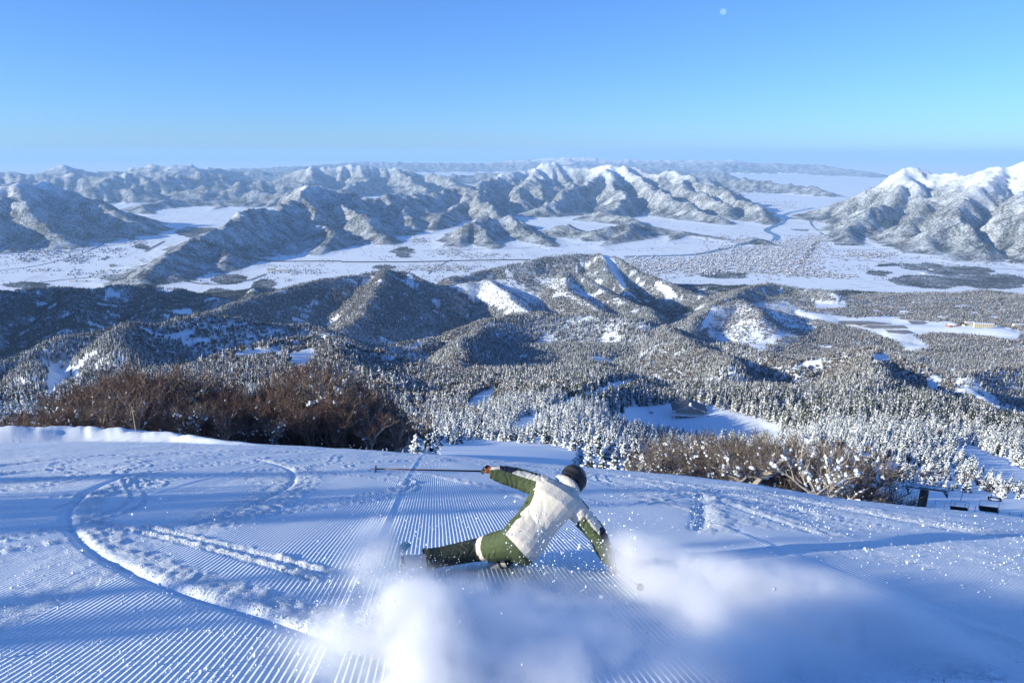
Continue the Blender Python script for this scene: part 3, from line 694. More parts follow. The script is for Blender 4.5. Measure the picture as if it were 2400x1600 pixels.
# ------------------------------------------------------------------ conifers under snow
def tree_mat(name, dark, var, snow=.5, scale=1.6):
    m, n, b = NT(name); b.inputs['Roughness'].default_value = .85; b.inputs['Specular IOR Level'].default_value = .1
    L = n.links.new; tc = nd(n, 'ShaderNodeTexCoord'); g = nd(n, 'ShaderNodeNewGeometry'); oi = nd(n, 'ShaderNodeObjectInfo')
    nz = nd(n, 'ShaderNodeTexNoise', i_Scale=scale, i_Detail=3.0, i_Roughness=.7); L(g.outputs['Position'], nz.inputs['Vector'])
    sx_ = nd(n, 'ShaderNodeSeparateXYZ'); L(g.outputs['True Normal'], sx_.inputs[0])
    a = nd(n, 'ShaderNodeMath', operation='MULTIPLY_ADD'); L(sx_.outputs['Z'], a.inputs[0]); a.inputs[1].default_value = .22; L(nz.outputs['Fac'], a.inputs[2])
    c = nd(n, 'ShaderNodeMath', operation='MULTIPLY_ADD'); L(oi.outputs['Random'], c.inputs[0]); c.inputs[1].default_value = .12; L(a.outputs[0], c.inputs[2])
    mr = nd(n, 'ShaderNodeMapRange', i_1=1.06 - snow, i_2=1.14 - snow); L(c.outputs[0], mr.inputs[0])
    mx = nd(n, 'ShaderNodeMix', data_type='RGBA'); L(mr.outputs[0], mx.inputs[0])
    mv = nd(n, 'ShaderNodeMix', data_type='RGBA'); mv.inputs[6].default_value = dark + (1,); mv.inputs[7].default_value = var + (1,); L(oi.outputs['Random'], mv.inputs[0])
    L(mv.outputs[2], mx.inputs[6]); mx.inputs[7].default_value = (.82, .83, .86, 1); L(mx.outputs[2], b.inputs['Base Color'])
    return m
M_con = tree_mat('snowy_needles', (.035, .05, .035), (.06, .072, .058), .425, .9)
M_con_near = tree_mat('snowy_needles_near', (.03, .045, .03), (.055, .07, .05), .35, 2.2)
M_bro = tree_mat('snowy_bare_crowns', (.16, .13, .11), (.16, .15, .14), .48, 1.1)
M_bark = simple('bark', (.16, .13, .11), .9, 0, .4, 6)
def cone_tree(seed, tiers, seg, h=1., rad=.2):
    """unit-height crown of ragged drooping tiers"""
    r = np.random.default_rng(seed); V = []; F = []; n = 0
    for k in range(tiers):
        t = k / (tiers - 1) if tiers > 1 else 0; zt = .16 + .84 * t ** .9; w_ = rad * (1.02 - t ** 1.15) + .018
        top = min(1.0, zt + .26 * (1 - t) + .05); 
        V.append((r.normal(0, .012), r.normal(0, .012), top)); a0 = r.uniform(0, 6.28)
        for j in range(seg):
            a = a0 + 6.283 * j / seg + r.normal(0, .12); q = w_ * (r.uniform(.72, 1.2) if j % 2 == 0 else r.uniform(.42, .7)); V.append((q * math.cos(a), q * math.sin(a), zt - .09 * (1 - t * .6) * (1.2 if j % 2 == 0 else .2) + r.normal(0, .012)))
        for j in range(seg): F.append((n, n + 1 + j, n + 1 + (j + 1) % seg))
        n += seg + 1
    return np.array(V) * np.array([1, 1, h]), np.array(F)
def blob_tree(seed, cnt=9):
    """unit-height bare or rimed crown: upright sprays of thin blades"""
    r = np.random.default_rng(seed); V = []; F = []
    for k in range(cnt * 6):
        a = r.uniform(0, 6.28); q = r.random() ** .6 * .30; z1 = r.uniform(.45, 1.0) * (1 - q * .7); b = np.array([q * .25 * math.cos(a), q * .25 * math.sin(a), z1 * r.uniform(.1, .5)])
        t = np.array([q * math.cos(a), q * math.sin(a), z1]); d = r.normal(0, 1, 3) * [1, 1, .2]; d = d / np.linalg.norm(d) * r.uniform(.035, .075)
        n = len(V); m = b * .35 + t * .65; V += [b, m + d, t, m - d]; F += [(n, n + 1, n + 2), (n, n + 2, n + 3)]
    return np.array(V), np.array(F)
def lush_conifer(seed, whorls=13, rad=.21):
    """near tree: drooping branch blades with pads of snow; returns crown and snow meshes (unit height)"""
    r = np.random.default_rng(seed); V = []; F = []; SV = []; SF = []
    iv, if_ = ICO1
    for k in range(whorls):
        t = k / whorls; z = .1 + .88 * t; w_ = rad * (1 - t) ** .8 + .012; nb = max(4, int(10 - 5 * t))
        for j in range(nb):
            a = 6.283 * (j + r.random() * .7) / nb + k; q = w_ * r.uniform(.75, 1.15); dr = q * r.uniform(.35, .75)
            c, s = math.cos(a), math.sin(a); wd = q * r.uniform(.28, .42)
            z_ = z + r.normal(0, .012)
            n = len(V); V += [(0, 0, z_ + .03), (c * q * .55 - s * wd, s * q * .55 + c * wd, z_ - dr * .35), (c * q * .55 + s * wd, s * q * .55 - c * wd, z_ - dr * .35), (c * q, s * q, z_ - dr), (c * q * .6, s * q * .6, z_ - dr * .05)]
            F += [(n, n + 1, n + 4), (n, n + 4, n + 2), (n + 1, n + 3, n + 4), (n + 4, n + 3, n + 2), (n + 1, n + 2, n + 3)]
            for e in range(2):
                if r.random() < .32:
                    f_ = r.uniform(.5, .98); rs_ = q * r.uniform(.16, .34) + .004; m = len(SV)
                    p = np.array([c * q * f_, s * q * f_, z_ - dr * f_ ** 1.6 + rs_ * .35]) + r.normal(0, .008, 3)
                    for x in iv: SV.append(tuple(p + x * rs_ * np.array([1.15, 1.15, .8]) * r.uniform(.8, 1.15)))
                    SF += [tuple(m + g for g in y) for y in if_]
    return (np.array(V), np.array(F)), (np.array(SV), np.array(SF))
# candidate positions
fr_ = np.random.default_rng(21)
def scatter(D0, D1, gap, azl=R(43)):
    n = int(azl * (D1 ** 2 - D0 ** 2) / gap ** 2)
    a = fr_.uniform(-azl, azl, n); d = np.sqrt(fr_.uniform(D0 ** 2, D1 ** 2, n)); return d * np.sin(a), d * np.cos(a)
def visible(x, y):
    D = np.hypot(x, y); ia = np.clip(np.searchsorted(TA, np.arctan2(x, y)), 0, len(TA) - 1); ir = np.clip(np.searchsorted(rr, D), 0, len(rr) - 1)
    return VIS[ia, ir]
PTS = []
PROJU = lambda x, y, z: proj(x, y, z)[0]
for D0, D1, gap in ((95, 300, 3.3), (300, 800, 3.8), (800, 1800, 4.3), (1800, 3200, 5.8), (3200, 4900, 8.5)):
    x, y = scatter(D0, D1, gap); m = visible(x, y); x, y = x[m], y[m]; z = ground(x, y)
    f, ba, hh_ = covers(x, y, z); keep = fr_.random(len(x)) < f; x, y, z, ba = x[keep], y[keep], z[keep], ba[keep]
    D = np.hypot(x, y); u, v = proj(x, y, z)
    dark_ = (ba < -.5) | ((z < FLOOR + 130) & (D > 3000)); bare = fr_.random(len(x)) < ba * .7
    if D0 < 300:
        sh = (u < 1015); bare = np.where(sh, True, bare & (u > 1500))
        keep = ~((u > 1015) & (u < 1500) & (D < 110)) & ~((u > 2080) & (D < 135)); x, y, z, bare, D, dark_ = x[keep], y[keep], z[keep], bare[keep], D[keep], dark_[keep]
    h = np.clip(fr_.normal(1, .22, len(x)), .45, 1.6) * np.where(bare, 6.5, 8.6) * (1 + .05 * sst(1200, 3200, D)) * (.50 + .50 * sst(130, 480, D)) * (1 - .4 * sst(1950, 2100, PROJU(x, y, z)) * (1 - sst(150, 260, D)))
    PTS.append(np.c_[x, y, z - .3, h, np.where(dark_, 0, bare), D, dark_])
PT = np.concatenate(PTS); PT = PT[np.argsort(PT[:, 5])]
print('trees', len(PT), 'bare', PT[:, 4].sum())
# the 300 largest in view are things of their own
con = np.where(PT[:, 4] < .5)[0]; u_, v_ = proj(PT[con, 0], PT[con, 1], PT[con, 2] + PT[con, 3] * .7)
_r = np.hypot(PT[con, 0], PT[con, 1]); _az = np.arctan2(PT[con, 0], PT[con, 1])
seen = -(PT[con, 2] + PT[con, 3] * .8) / _r < np.interp(_az, SIL_AZ, SIL_Q) - .004
inview = (u_ > -20) & (u_ < 2420) & seen; near300 = con[inview][:300]
NV = 6; protoC = []
for k in range(NV):
    (cv, cf), (sv_, sf_) = lush_conifer(300 + k, 13 + k % 3, .19 + .02 * (k % 3))
    a = mesh_np('crown', cv, cf, M_con_near); s_ = mesh_np('snow_pads', sv_, sf_, M_snow, True); s_['kind'] = 'stuff'; tr = MB().tube([(0, 0, -.05), (0, 0, .5), (0, 0, .97)], [.022, .014, .003], 5).build('trunk', M_bark)
    for o in (a, s_, tr): C.objects.unlink(o)
    protoC.append((a, s_, tr))
SIDES = [(600, 'at the left edge of the thicket'), (1050, 'beside the dark thicket'), (1300, 'below the blue shaded run'), (1560, 'by the bend of the run'), (1760, 'in front of the lodge clearing'), (2080, 'behind the bare beeches'), (3000, 'near the chairlift')]
for i in near300:
    x, y, z, h, _, D = PT[i][:6]; k = fr_.integers(NV); sc_ = fr_.uniform(.85, 1.2)
    u, v = proj(x, y, z)
    side = [s for a, s in SIDES if u < a][0]; band = 'near' if D < 160 else 'mid' if D < 230 else 'far'
    wd = {'near': 'tall conifer loaded with thick snow', 'mid': 'conifer coated with snow', 'far': 'small snow covered conifer'}[band]
    o = empty('snowy_conifer', (x, y, z), fr_.uniform(0, 6.28)); o.scale = (h * sc_, h * sc_, h)
    tag(o, wd + ' ' + side, 'conifer', wd + 's ' + side)
    for p in protoC[k]: c_ = p.copy(); C.objects.link(c_); c_.parent = o
def gn_inst(name, P, scl, rot, protos, label=None, width=None):
    """one stuff object: instances of the prototype meshes on points"""
    col = bpy.data.collections.new(name + '_kinds')
    for q in protos: col.objects.link(q)
    me = bpy.data.meshes.new(name); me.vertices.add(len(P)); me.vertices.foreach_set('co', np.asarray(P, np.float32).ravel()); me.update()
    o = link(bpy.data.objects.new(name, me)); tag(o, kind='stuff')
    at = me.attributes.new('scl', 'FLOAT_VECTOR', 'POINT'); at.data.foreach_set('vector', np.asarray(scl, np.float32).ravel())
    at = me.attributes.new('rz', 'FLOAT_VECTOR', 'POINT'); at.data.foreach_set('vector', np.asarray(rot, np.float32).ravel())
    at = me.attributes.new('pick', 'INT', 'POINT'); at.data.foreach_set('value', fr_.integers(0, len(protos), len(P)).astype(np.int32))
    g = bpy.data.node_groups.new(name, 'GeometryNodeTree'); g.interface.new_socket('Geometry', in_out='INPUT', socket_type='NodeSocketGeometry'); g.interface.new_socket('Geometry', in_out='OUTPUT', socket_type='NodeSocketGeometry')
    gi = g.nodes.new('NodeGroupInput'); go = g.nodes.new('NodeGroupOutput'); ip = g.nodes.new('GeometryNodeInstanceOnPoints'); ci = g.nodes.new('GeometryNodeCollectionInfo')
    ci.inputs['Collection'].default_value = col; ci.inputs['Separate Children'].default_value = True; ci.inputs['Reset Children'].default_value = True
    def na(t, nm): q = g.nodes.new('GeometryNodeInputNamedAttribute'); q.data_type = t; q.inputs[0].default_value = nm; return q.outputs[0]
    g.links.new(gi.outputs[0], ip.inputs['Points']); g.links.new(ci.outputs[0], ip.inputs['Instance']); ip.inputs['Pick Instance'].default_value = True
    g.links.new(na('INT', 'pick'), ip.inputs['Instance Index']); g.links.new(na('FLOAT_VECTOR', 'scl'), ip.inputs['Scale'])
    er = g.nodes.new('FunctionNodeEulerToRotation'); g.links.new(na('FLOAT_VECTOR', 'rz'), er.inputs[0]); g.links.new(er.outputs[0], ip.inputs['Rotation'])
    g.links.new(ip.outputs[0], go.inputs[0]); md = o.modifiers.new('spread', 'NODES'); md.node_group = g
    return o
def hid(o):
    C.objects.unlink(o); return o
rest = np.ones(len(PT), bool); rest[near300] = False
def spread(name, idx, protos, wr=(.8, 1.25)):
    P = PT[idx]; n_ = len(P); w_ = P[:, 3] * fr_.uniform(*wr, n_)
    rot = np.c_[fr_.normal(0, .03, n_), fr_.normal(0, .03, n_), fr_.uniform(0, 6.28, n_)]
    return gn_inst(name, P[:, :3], np.c_[w_, w_, P[:, 3]], rot, protos)
def joinmesh(nm, A, B, m1, m2):
    o = mesh_np(nm, np.r_[A[0], B[0]], np.r_[A[1], B[1] + len(A[0])], [m1, m2], False, None, np.r_[np.zeros(len(A[1])), np.ones(len(B[1]))]); return hid(o)
midp = [joinmesh('conifer_kind', *lush_conifer(400 + k, 9, .2), M_con_near, M_snow) for k in range(4)]
farp = [hid(mesh_np('conifer_kind', *cone_tree(500 + k, 5, 8, 1, .2), M_con)) for k in range(5)]
barep = [hid(mesh_np('bare_kind', *blob_tree(600 + k, 8), M_bro)) for k in range(5)]
Dd = PT[:, 5]; isb = PT[:, 4] > .5
spread('conifer_forest_near', np.where(rest & ~isb & (Dd < 420))[0], midp)
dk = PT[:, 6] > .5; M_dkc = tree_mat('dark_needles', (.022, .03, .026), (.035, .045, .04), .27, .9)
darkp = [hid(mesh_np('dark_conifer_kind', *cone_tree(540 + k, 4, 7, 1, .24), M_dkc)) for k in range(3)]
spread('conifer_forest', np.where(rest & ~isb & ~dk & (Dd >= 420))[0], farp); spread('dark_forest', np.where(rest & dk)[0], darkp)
spread('bare_forest', np.where(rest & isb & (Dd >= 150))[0], barep, (1.0, 1.6))
# ------------------------------------------------------------------ bare broadleaved trees at the piste edges
M_twig = simple('reddish_twigs', (.17, .105, .078), .8, 0, .35, 2)
M_twig_grey = simple('grey_twigs', (.16, .13, .11), .8, 0, .3, 2)
M_bark_pale = simple('pale_beech_bark', (.36, .32, .27), .85, 0, .35, 5, .3, 30)
M_bark_dark = simple('dark_bark', (.12, .095, .075), .9, 0, .35, 5)
def bare_tree(seed, stems=4, lean=.5, twigs=2600, clumps=30, csize=.05, spreadk=1., trunk_r=.022, ntw=3):
    """unit-height tree: (branches MB, twig verts/faces, snow clump verts/faces)"""
    r = random.Random(seed); nr = np.random.default_rng(seed); mb = MB(); tips = []; limbs = []
    def grow(p, d, L, rad, lev):
        pts = [p]; k = 4 if lev < 2 else 3; q = Vector(p); dd = Vector(d)
        for i in range(k):
            dd = (dd + Vector((r.gauss(0, .13), r.gauss(0, .13), .07 if lev else .03))).normalized(); q = q + dd * (L / k); pts.append(q.copy())
        mb.tube(pts, [rad * (1 - .62 * i / k) for i in range(k + 1)], 5 if lev == 0 else 4 if lev == 1 else 3, cap=False)
        limbs.append((pts, rad, lev))
        if lev >= 3: tips.append((pts, dd)); return
        nb = (4, 4, 3)[lev] + r.randint(0, 1)
        for i in range(nb):
            t = r.uniform(.3, 1) if i else 1; j = min(k - 1, int(t * k)); f = t * k - j; pp = pts[j].lerp(pts[j + 1], f)
            side = Vector((r.gauss(0, 1), r.gauss(0, 1), r.gauss(0, .35))).normalized()
            nd_ = (dd * r.uniform(.7, 1.1) + side * r.uniform(.45, .95) * spreadk).normalized()
            if nd_.z < -.1: nd_.z = .05
            grow(pp, nd_, L * r.uniform(.48, .68), rad * (.5 if i else .6), lev + 1)
    for s_ in range(stems):
        a = 6.283 * s_ / stems + r.uniform(-.5, .5); l = lean * r.uniform(.4, 1.1) if stems > 1 else lean
        grow(Vector((math.cos(a) * .02 * (stems > 1), math.sin(a) * .02 * (stems > 1), -.03)), Vector((math.cos(a) * l, math.sin(a) * l, 1)).normalized(), r.uniform(.36, .5), trunk_r * r.uniform(.7, 1.1), 0)
    T = []
    per = max(1, twigs // max(1, len(tips)))
    TV = []; TF = []
    for pts, dd in tips:
        P = np.array([p[:] for p in pts]); D_ = np.array(dd[:])
        for _ in range(per):
            t = nr.random() * (len(P) - 1); i = int(t); b = P[i] + (P[min(i + 1, len(P) - 1)] - P[i]) * (t - i)
            d = D_ + nr.normal(0, .55, 3) + [0, 0, .35]; d /= np.linalg.norm(d); L = nr.uniform(.05, .14); s_ = np.cross(d, nr.normal(0, 1, 3)); s_ *= .0016 / np.linalg.norm(s_)
            m = b + d * L * .55 + nr.normal(0, .008, 3); e = b + d * L + nr.normal(0, .012, 3) + [0, 0, .01]
            n = len(TV); TV += [b - s_, b + s_, m + s_ * .7, m - s_ * .7, e]; TF += [(n, n + 1, n + 2), (n, n + 2, n + 3), (n + 3, n + 2, n + 4)]
    TV = np.array(TV); zt = np.percentile(TV[:, 2], 99.3)
    SV = []; SF = []; iv, if_ = ICO2
    for _ in range(clumps):
        pts, rad, lev = r.choice(limbs); 
        if lev == 0 and r.random() < .5: pts, rad, lev = r.choice(limbs)
        i = r.randrange(len(pts) - 1); p = np.array(pts[i].lerp(pts[i + 1], r.random())[:]); d = np.array((pts[i + 1] - pts[i])[:]); d /= np.linalg.norm(d)
        c = csize * (.3 + 1.1 * r.random() ** 2.2) * (1.25 if lev < 2 else .8)
        for sub in range(r.choice((1, 2, 3, 4))):
            cc_ = c * r.uniform(.5, 1.0); st_ = r.uniform(1, 1.5); of = d * c * r.uniform(-1.2, 1.2) + np.array([r.gauss(0, .4) * c, r.gauss(0, .4) * c, r.gauss(.1, .3) * c])
            q = iv * cc_ * (1 + .2 * nr.normal(0, 1, (len(iv), 1)).clip(-1.2, 1.2)); q = q + np.outer(q @ d, d) * (st_ - 1); q[:, 2] *= .8
            m = len(SV); SV += list(q + p + of + [0, 0, cc_ * .4]); SF += [tuple(m + g for g in y) for y in if_]
    k = 1 / zt
    return mb, TV * k, np.array(TF), np.array(SV) * k, np.array(SF), k
def make_bare(seed, twigm, barkm, **kw):
    mb, TV, TF, SV, SF, k = bare_tree(seed, **kw)
    mb.v = [v * k for v in mb.v]; b_ = mb.build('branches', barkm); t_ = mesh_np('twigs', TV, TF, twigm); s_ = mesh_np('snow_clumps', SV, SF, M_snow, True)
    t_['kind'] = 'stuff'; s_['kind'] = 'stuff'
    for o in (b_, t_, s_): C.objects.unlink(o)
    return b_, t_, s_
LK = [make_bare(700 + k, M_twig, M_bark_dark if k % 3 else M_bark_pale, stems=3 + k % 3, lean=.34 + .08 * (k % 3), twigs=3400, clumps=18, csize=.02) for k in range(6)]
RK = [make_bare(720 + k, M_twig_grey, M_bark if k % 2 else M_bark_dark, stems=2 + k % 3, lean=.45, twigs=2600, clumps=75, csize=.022, spreadk=1.25) for k in range(5)]
BIG1 = make_bare(742, M_twig_grey, M_bark_pale, stems=1, lean=.25, twigs=1500, clumps=75, csize=.024, spreadk=1.6, trunk_r=.045)
BIG2 = make_bare(751, M_twig_grey, M_bark_pale, stems=3, lean=.55, twigs=700, clumps=170, csize=.023, spreadk=1.0, trunk_r=.034)
def place_bare(kind, u, D, vtop, label, group, name='bare_tree', wk=1.):
    p = W(u, 1000, D); x, y = float(p[0]), float(p[1]); z = gz(x, y); xx, yy, zz = ray(u, vtop); top = zz / math.hypot(xx, yy) * D
    h = max(1.6, top - z); o = empty(name, (x, y, z - .1), fr_.uniform(0, 6.28)); o.scale = (h * wk, h * wk, h); tag(o, label, 'tree', group)
    for q in kind: c_ = q.copy(); C.objects.link(c_); c_.parent = o
    return o
LT = np.array([(-60,990),(0,985),(100,955),(180,920),(260,880),(310,865),(360,880),(420,915),(500,880),(560,895),(620,918),(670,875),(720,855),(780,868),(830,895),(870,935),(920,965),(960,1000)], float)
WDS = ['reddish brown', 'rust brown', 'dull brown', 'grey brown']
cands = []
for row, (D, st) in enumerate(((62, 58), (67, 40), (74, 38), (84, 30))):
    u = -40 + 13 * row
    while u < 955 - row * 8:
        cands.append((u + fr_.uniform(-8, 8), D + fr_.uniform(-2.5, 2.5), row)); u += st * fr_.uniform(.8, 1.25)
cands.sort()
for i, (u, D, row) in enumerate(cands):
    vt = np.interp(u, LT[:, 0], LT[:, 1]); vt = vt + (1035 - vt) * (fr_.uniform(.25, .6), fr_.uniform(.1, .45), fr_.uniform(-.05, .3), fr_.uniform(-.08, .2))[row]
    where = 'behind the snow bank at the left edge' if u < 300 else 'right of the yellow marker pole' if u < 520 else 'in the middle of the left thicket' if u < 760 else 'in the dark right end of thicket'
    where = where.replace('behind the snow bank at the left edge', 'behind the snow bank'); rw = ('front row', 'second row', 'third row', 'back row')[row]
    place_bare((RK[int(fr_.integers(0, 5))] if fr_.random() < (.55 if u < 250 else .22) else LK[fr_.integers(0, 6)]), u, D, vt, f'{WDS[i % 4]} bare tree, {rw}, {where}', 'bare trees of the left thicket')
RT = np.array([(1480,1060),(1560,1035),(1640,1022),(1700,1020),(1800,1036),(1900,1040),(1970,1050),(2030,1095),(2070,1125)], float)
cands = []
for row, (D, st) in enumerate(((46, 62), (54, 38), (66, 30))):
    u = 1500 + 15 * row
    while u < 2045: cands.append((u + fr_.uniform(-10, 10), D + fr_.uniform(-3, 3), row)); u += st * fr_.uniform(.8, 1.25)
cands.sort()
for i, (u, D, row) in enumerate(cands):
    if row == 0 and (abs(u - 1765) < 60 or abs(u - 1945) < 70): continue
    vt = np.interp(u, RT[:, 0], RT[:, 1]); vs = np.interp(u, SIL[:, 0], SIL[:, 1]); vt = vt + (vs - vt) * (fr_.uniform(.2, .5), fr_.uniform(.05, .35), fr_.uniform(-.05, .25))[row]
    where = 'left of the lodge clearing' if u < 1600 else 'below the lodge' if u < 1720 else 'between the two pale beeches' if u < 1930 else 'right of the forked beech'
    place_bare(RK[fr_.integers(0, 5)], u, D, vt, f'{WDS[i % 4]} snowy bare tree, {("front row", "second row", "back row")[row]}, {where}', 'snow-laden bare trees right of the skier')
place_bare(BIG1, 1752, 43, 1040, 'thick pale beech trunk leaning right under fat snow cushions', None, 'piste_tree', 1.15)
place_bare(BIG2, 1940, 42, 1052, 'pale forked beech plastered white with snow along every limb', None, 'piste_tree', 1.05)
# snowy conifers standing right behind the crest
for u, D, vt, lb in ((975, 58, 1008, 'round dark conifer in blue shade at the right end of the left thicket'), (1003, 60, 1000, 'blue shaded conifer beside the gap in the thicket'), (955, 62, 1012, 'snow speckled conifer half hidden by brown twigs'),
    (1385, 64, 1038, 'squat snow-laden conifer right behind the skier helmet'), (1415, 60, 1050, 'blue shaded conifer with heavy snow on its arms'), (1445, 58, 1045, 'lumpy snow conifer above the piste edge'), (1478, 56, 1055, 'low conifer buried in snow lumps'), (1512, 55, 1050, 'snow-laden conifer next to the first bare tree of the right thicket'), (1430, 75, 1020, 'taller sunlit conifer behind the lumpy one'), (1360, 76, 1035, 'small conifer at the lower end of the shaded run'), (1490, 72, 1025, 'sunlit conifer with white crown tip'), (1545, 60, 1062, 'small conifer at the foot of a snow-laden bare tree')):
    p = W(u, 1000, D); x, y = float(p[0]), float(p[1]); z = gz(x, y); xx, yy, zz = ray(u, vt); h = max(2, zz / math.hypot(xx, yy) * D - z)
    o = empty('snowy_conifer', (x, y, z - .1), fr_.uniform(0, 6.28)); o.scale = (h * 1.3, h * 1.3, h); tag(o, lb, 'conifer')
    for q in protoC[fr_.integers(NV)]: c_ = q.copy(); C.objects.link(c_); c_.parent = o
# unseen bare trees and conifers left of frame, sized so their shadows cross piste
hx = np.array([-math.cos(SUN_B), -math.sin(SUN_B)])
for j, (u, v, L, hh_) in enumerate(((250, 1445, 27, 11.5), (1900, 1262, 36, 13.5), (500, 1165, 26, 10), (200, 1192, 22, 8.5), (60, 1500, 24, 10), (600, 1110, 30, 9.5), (950, 1180, 34, 11), (120, 1022, 24, 9), (420, 1026, 26, 9), (260, 1024, 25, 9))):
    g = on_slope(u, v); x, y = g[0] + hx[0] * L, g[1] + hx[1] * L; z = gz(x, y); need = (g[2] + L * math.tan(SUN_EL)) - z
    o = empty('piste_tree', (x, y, z - .2), j * 1.3); h = (need + (1.6 if j > 6 else 0)) / .78; wk_ = (.9, .32, .5, .4, .8, .4, .4, 1.3, 1.3, 1.3)[j]; o.scale = (h * wk_, h * wk_, h); tag(o, 'tree beside the piste left of the view, %s from the camera' % ('first', 'second', 'third', 'fourth', 'fifth', 'sixth', 'seventh', 'eighth', 'ninth', 'tenth')[j], 'tree', 'trees along the left side of the piste')
    for q in (LK[j % 6] if j not in (0, 1, 4, 7, 8, 9) else protoC[j % 6]): c_ = q.copy(); C.objects.link(c_); c_.parent = o
# ------------------------------------------------------------------ things in the valley and on the hills
def floor_pt(u, v, z=FLOOR):
    x, y, q = ray(u, v); k = z / q; return np.array([x * k, y * k])
def px_ground(u, v, D0=100, D1=6000):
    x, y, z = ray(u, v); h = math.hypot(x, y); D = np.exp(np.linspace(math.log(D0), math.log(D1), 1500)); k = D / h
    g = ground(x * k, y * k); i = np.argmax(g - z * k > 0); return np.array([x * k[i], y * k[i], g[i]])
def z3(s, ox=1600, oy=350, k=2.94): return [(float(a) / k + ox, float(b) / k + oy) for a, b in (q.split(',') for q in s.split())]
def ribbon(name, line, wd, mat, lift=1.5, kind='structure', pts=None):
    P = np.array([floor_pt(u, v) for u, v in line]) if pts is None else np.array(pts)
    for _ in range(2):
        Q = [P[0]]
        for a, b in zip(P[:-1], P[1:]): Q += [a * .75 + b * .25, a * .25 + b * .75]
        P = np.array(Q + [P[-1]])
    d = np.gradient(P, axis=0); nn = np.c_[-d[:, 1], d[:, 0]] / np.hypot(*d.T)[:, None] * wd / 2
    A, B = P + nn, P - nn; z = np.maximum(ground(P[:, 0], P[:, 1]), FLOOR) + lift
    V = np.r_[np.c_[A, z], np.c_[B, z]]; k = len(P); F = [(i, i + 1, k + i + 1, k + i) for i in range(k - 1)]
    return tag(mesh_np(name, V, F, mat), kind=kind)
M_river = simple('river_water', (.10, .13, .17), .25, 0, .3, .01)
M_road = simple('cleared_road', (.16, .16, .17), .8, 0, .3, .02)
M_bankw = simple('riverside_brush', (.10, .10, .10), .9, 0, .5, .02)
ribbon('river', z3("-400,740 0,731 120,722 220,702 330,672 430,655 540,650 620,632 655,612 640,588 590,572 575,552 640,528 690,505 680,470 720,440 800,425 900,405"), 75, M_river, 1.6)
ribbon('river', z3("0,776 300,777 600,774 850,766 1100,762 1300,760", 800), 60, M_bankw, 1.4)
ribbon('river', z3("980,850 1100,830 1300,800 1600,775 1900,772 2352,770", 0), 55, M_bankw, 1.4)
for ln, wd in ((z3("812,792 860,725 945,618"), 45), (z3("-30,715 300,712 560,700 900,640", 0), 14), (z3("0,835 300,800 620,700 720,650", 0), 16), (z3("100,940 500,890 900,870 1250,830 1700,800", 0), 18), (z3("1000,705 1130,635", 0), 35), (z3("700,600 960,600 1120,600"), 14),
     (z3("940,740 1300,770 1700,800 2352,830"), 12), (z3("960,700 1400,690 2000,690"), 10), (z3("870,450 880,520 970,590"), 22), (z3("560,700 900,690 1300,680", 800), 12), (z3("600,860 640,820 760,760", 800), 14), (z3("1180,905 1500,940 1720,905 1830,860", 0), 26)):
    ribbon('road', ln, wd, M_road, 1.8)
# towns: more houses than anyone could count
TOWN = [(95,572,105,22,1500),(180,610,30,8,160),(62,609,26,5,90),(320,568,26,6,100),(265,586,30,5,70),(120,600,140,12,160),(1790,605,120,34,2600),(1650,622,60,22,800),(1530,622,75,20,900),(2034,597,62,8,260),(1940,560,45,8,220),(1880,575,60,20,500),(1820,482,60,12,220),(1880,640,70,10,260),
  (980,565,26,7,120),(1055,592,40,10,160),(1040,629,75,9,300),(1150,600,70,6,80),(700,638,60,6,110),(1960,648,60,6,80),(2300,612,90,8,120),(2150,600,200,25,120),(1700,560,60,12,100),(400,655,100,10,80),(260,640,160,10,120),(1980,520,50,20,140),(2360,700,40,6,40)]
tr_ = np.random.default_rng(9); HP = []
for cu, cv, ru, rv, k in TOWN:
    a = tr_.uniform(0, 6.28, k); q = np.sqrt(tr_.random(k)) * (1 + .25 * tr_.normal(0, 1, k)); uu = cu + ru * q * np.cos(a); vv = cv + rv * q * np.sin(a)
    for u, v in zip(uu, vv): HP.append(floor_pt(u, max(v, 440)))
HP = np.array(HP); _c, _s = math.cos(.3), math.sin(.3); gx_ = HP[:, 0] * _c + HP[:, 1] * _s; gy_ = -HP[:, 0] * _s + HP[:, 1] * _c; gx_ = np.round(gx_ / 21) * 21 + tr_.normal(0, 1.5, len(HP)); ky_ = np.round(gy_ / 17); gy_ = ky_ * 17 + tr_.normal(0, 1.5, len(HP)); kp_ = (ky_ % 4 != 0) & (np.round(gx_ / 21) % 7 != 0)
HP = np.c_[gx_ * _c - gy_ * _s, gx_ * _s + gy_ * _c][kp_]; hz_ = ground(HP[:, 0], HP[:, 1]); HP, hz_ = HP[hz_ < FLOOR + 12], hz_[hz_ < FLOOR + 12]
n_ = len(HP); L_ = tr_.uniform(8, 17, n_); B_ = tr_.uniform(7, 12, n_); H_ = tr_.uniform(5, 9, n_); big = tr_.random(n_) < .03; L_[big] *= 2.5; B_[big] *= 1.8; a = np.round(tr_.uniform(0, 2, n_)) * math.pi / 2 + .3 + tr_.normal(0, .1, n_)
tmpl = np.array([(-1,-1,0),(1,-1,0),(1,1,0),(-1,1,0),(-1,-1,1),(1,-1,1),(1,1,1),(-1,1,1),(-1,0,1.45),(1,0,1.45),(-1.08,-1.15,.97),(1.08,-1.15,.97),(1.08,1.15,.97),(-1.08,1.15,.97),(-1.08,0,1.52),(1.08,0,1.52)], float)
T = tmpl[None] * np.c_[L_ / 2, B_ / 2, H_][:, None, :]; ca, sa = np.cos(a)[:, None], np.sin(a)[:, None]
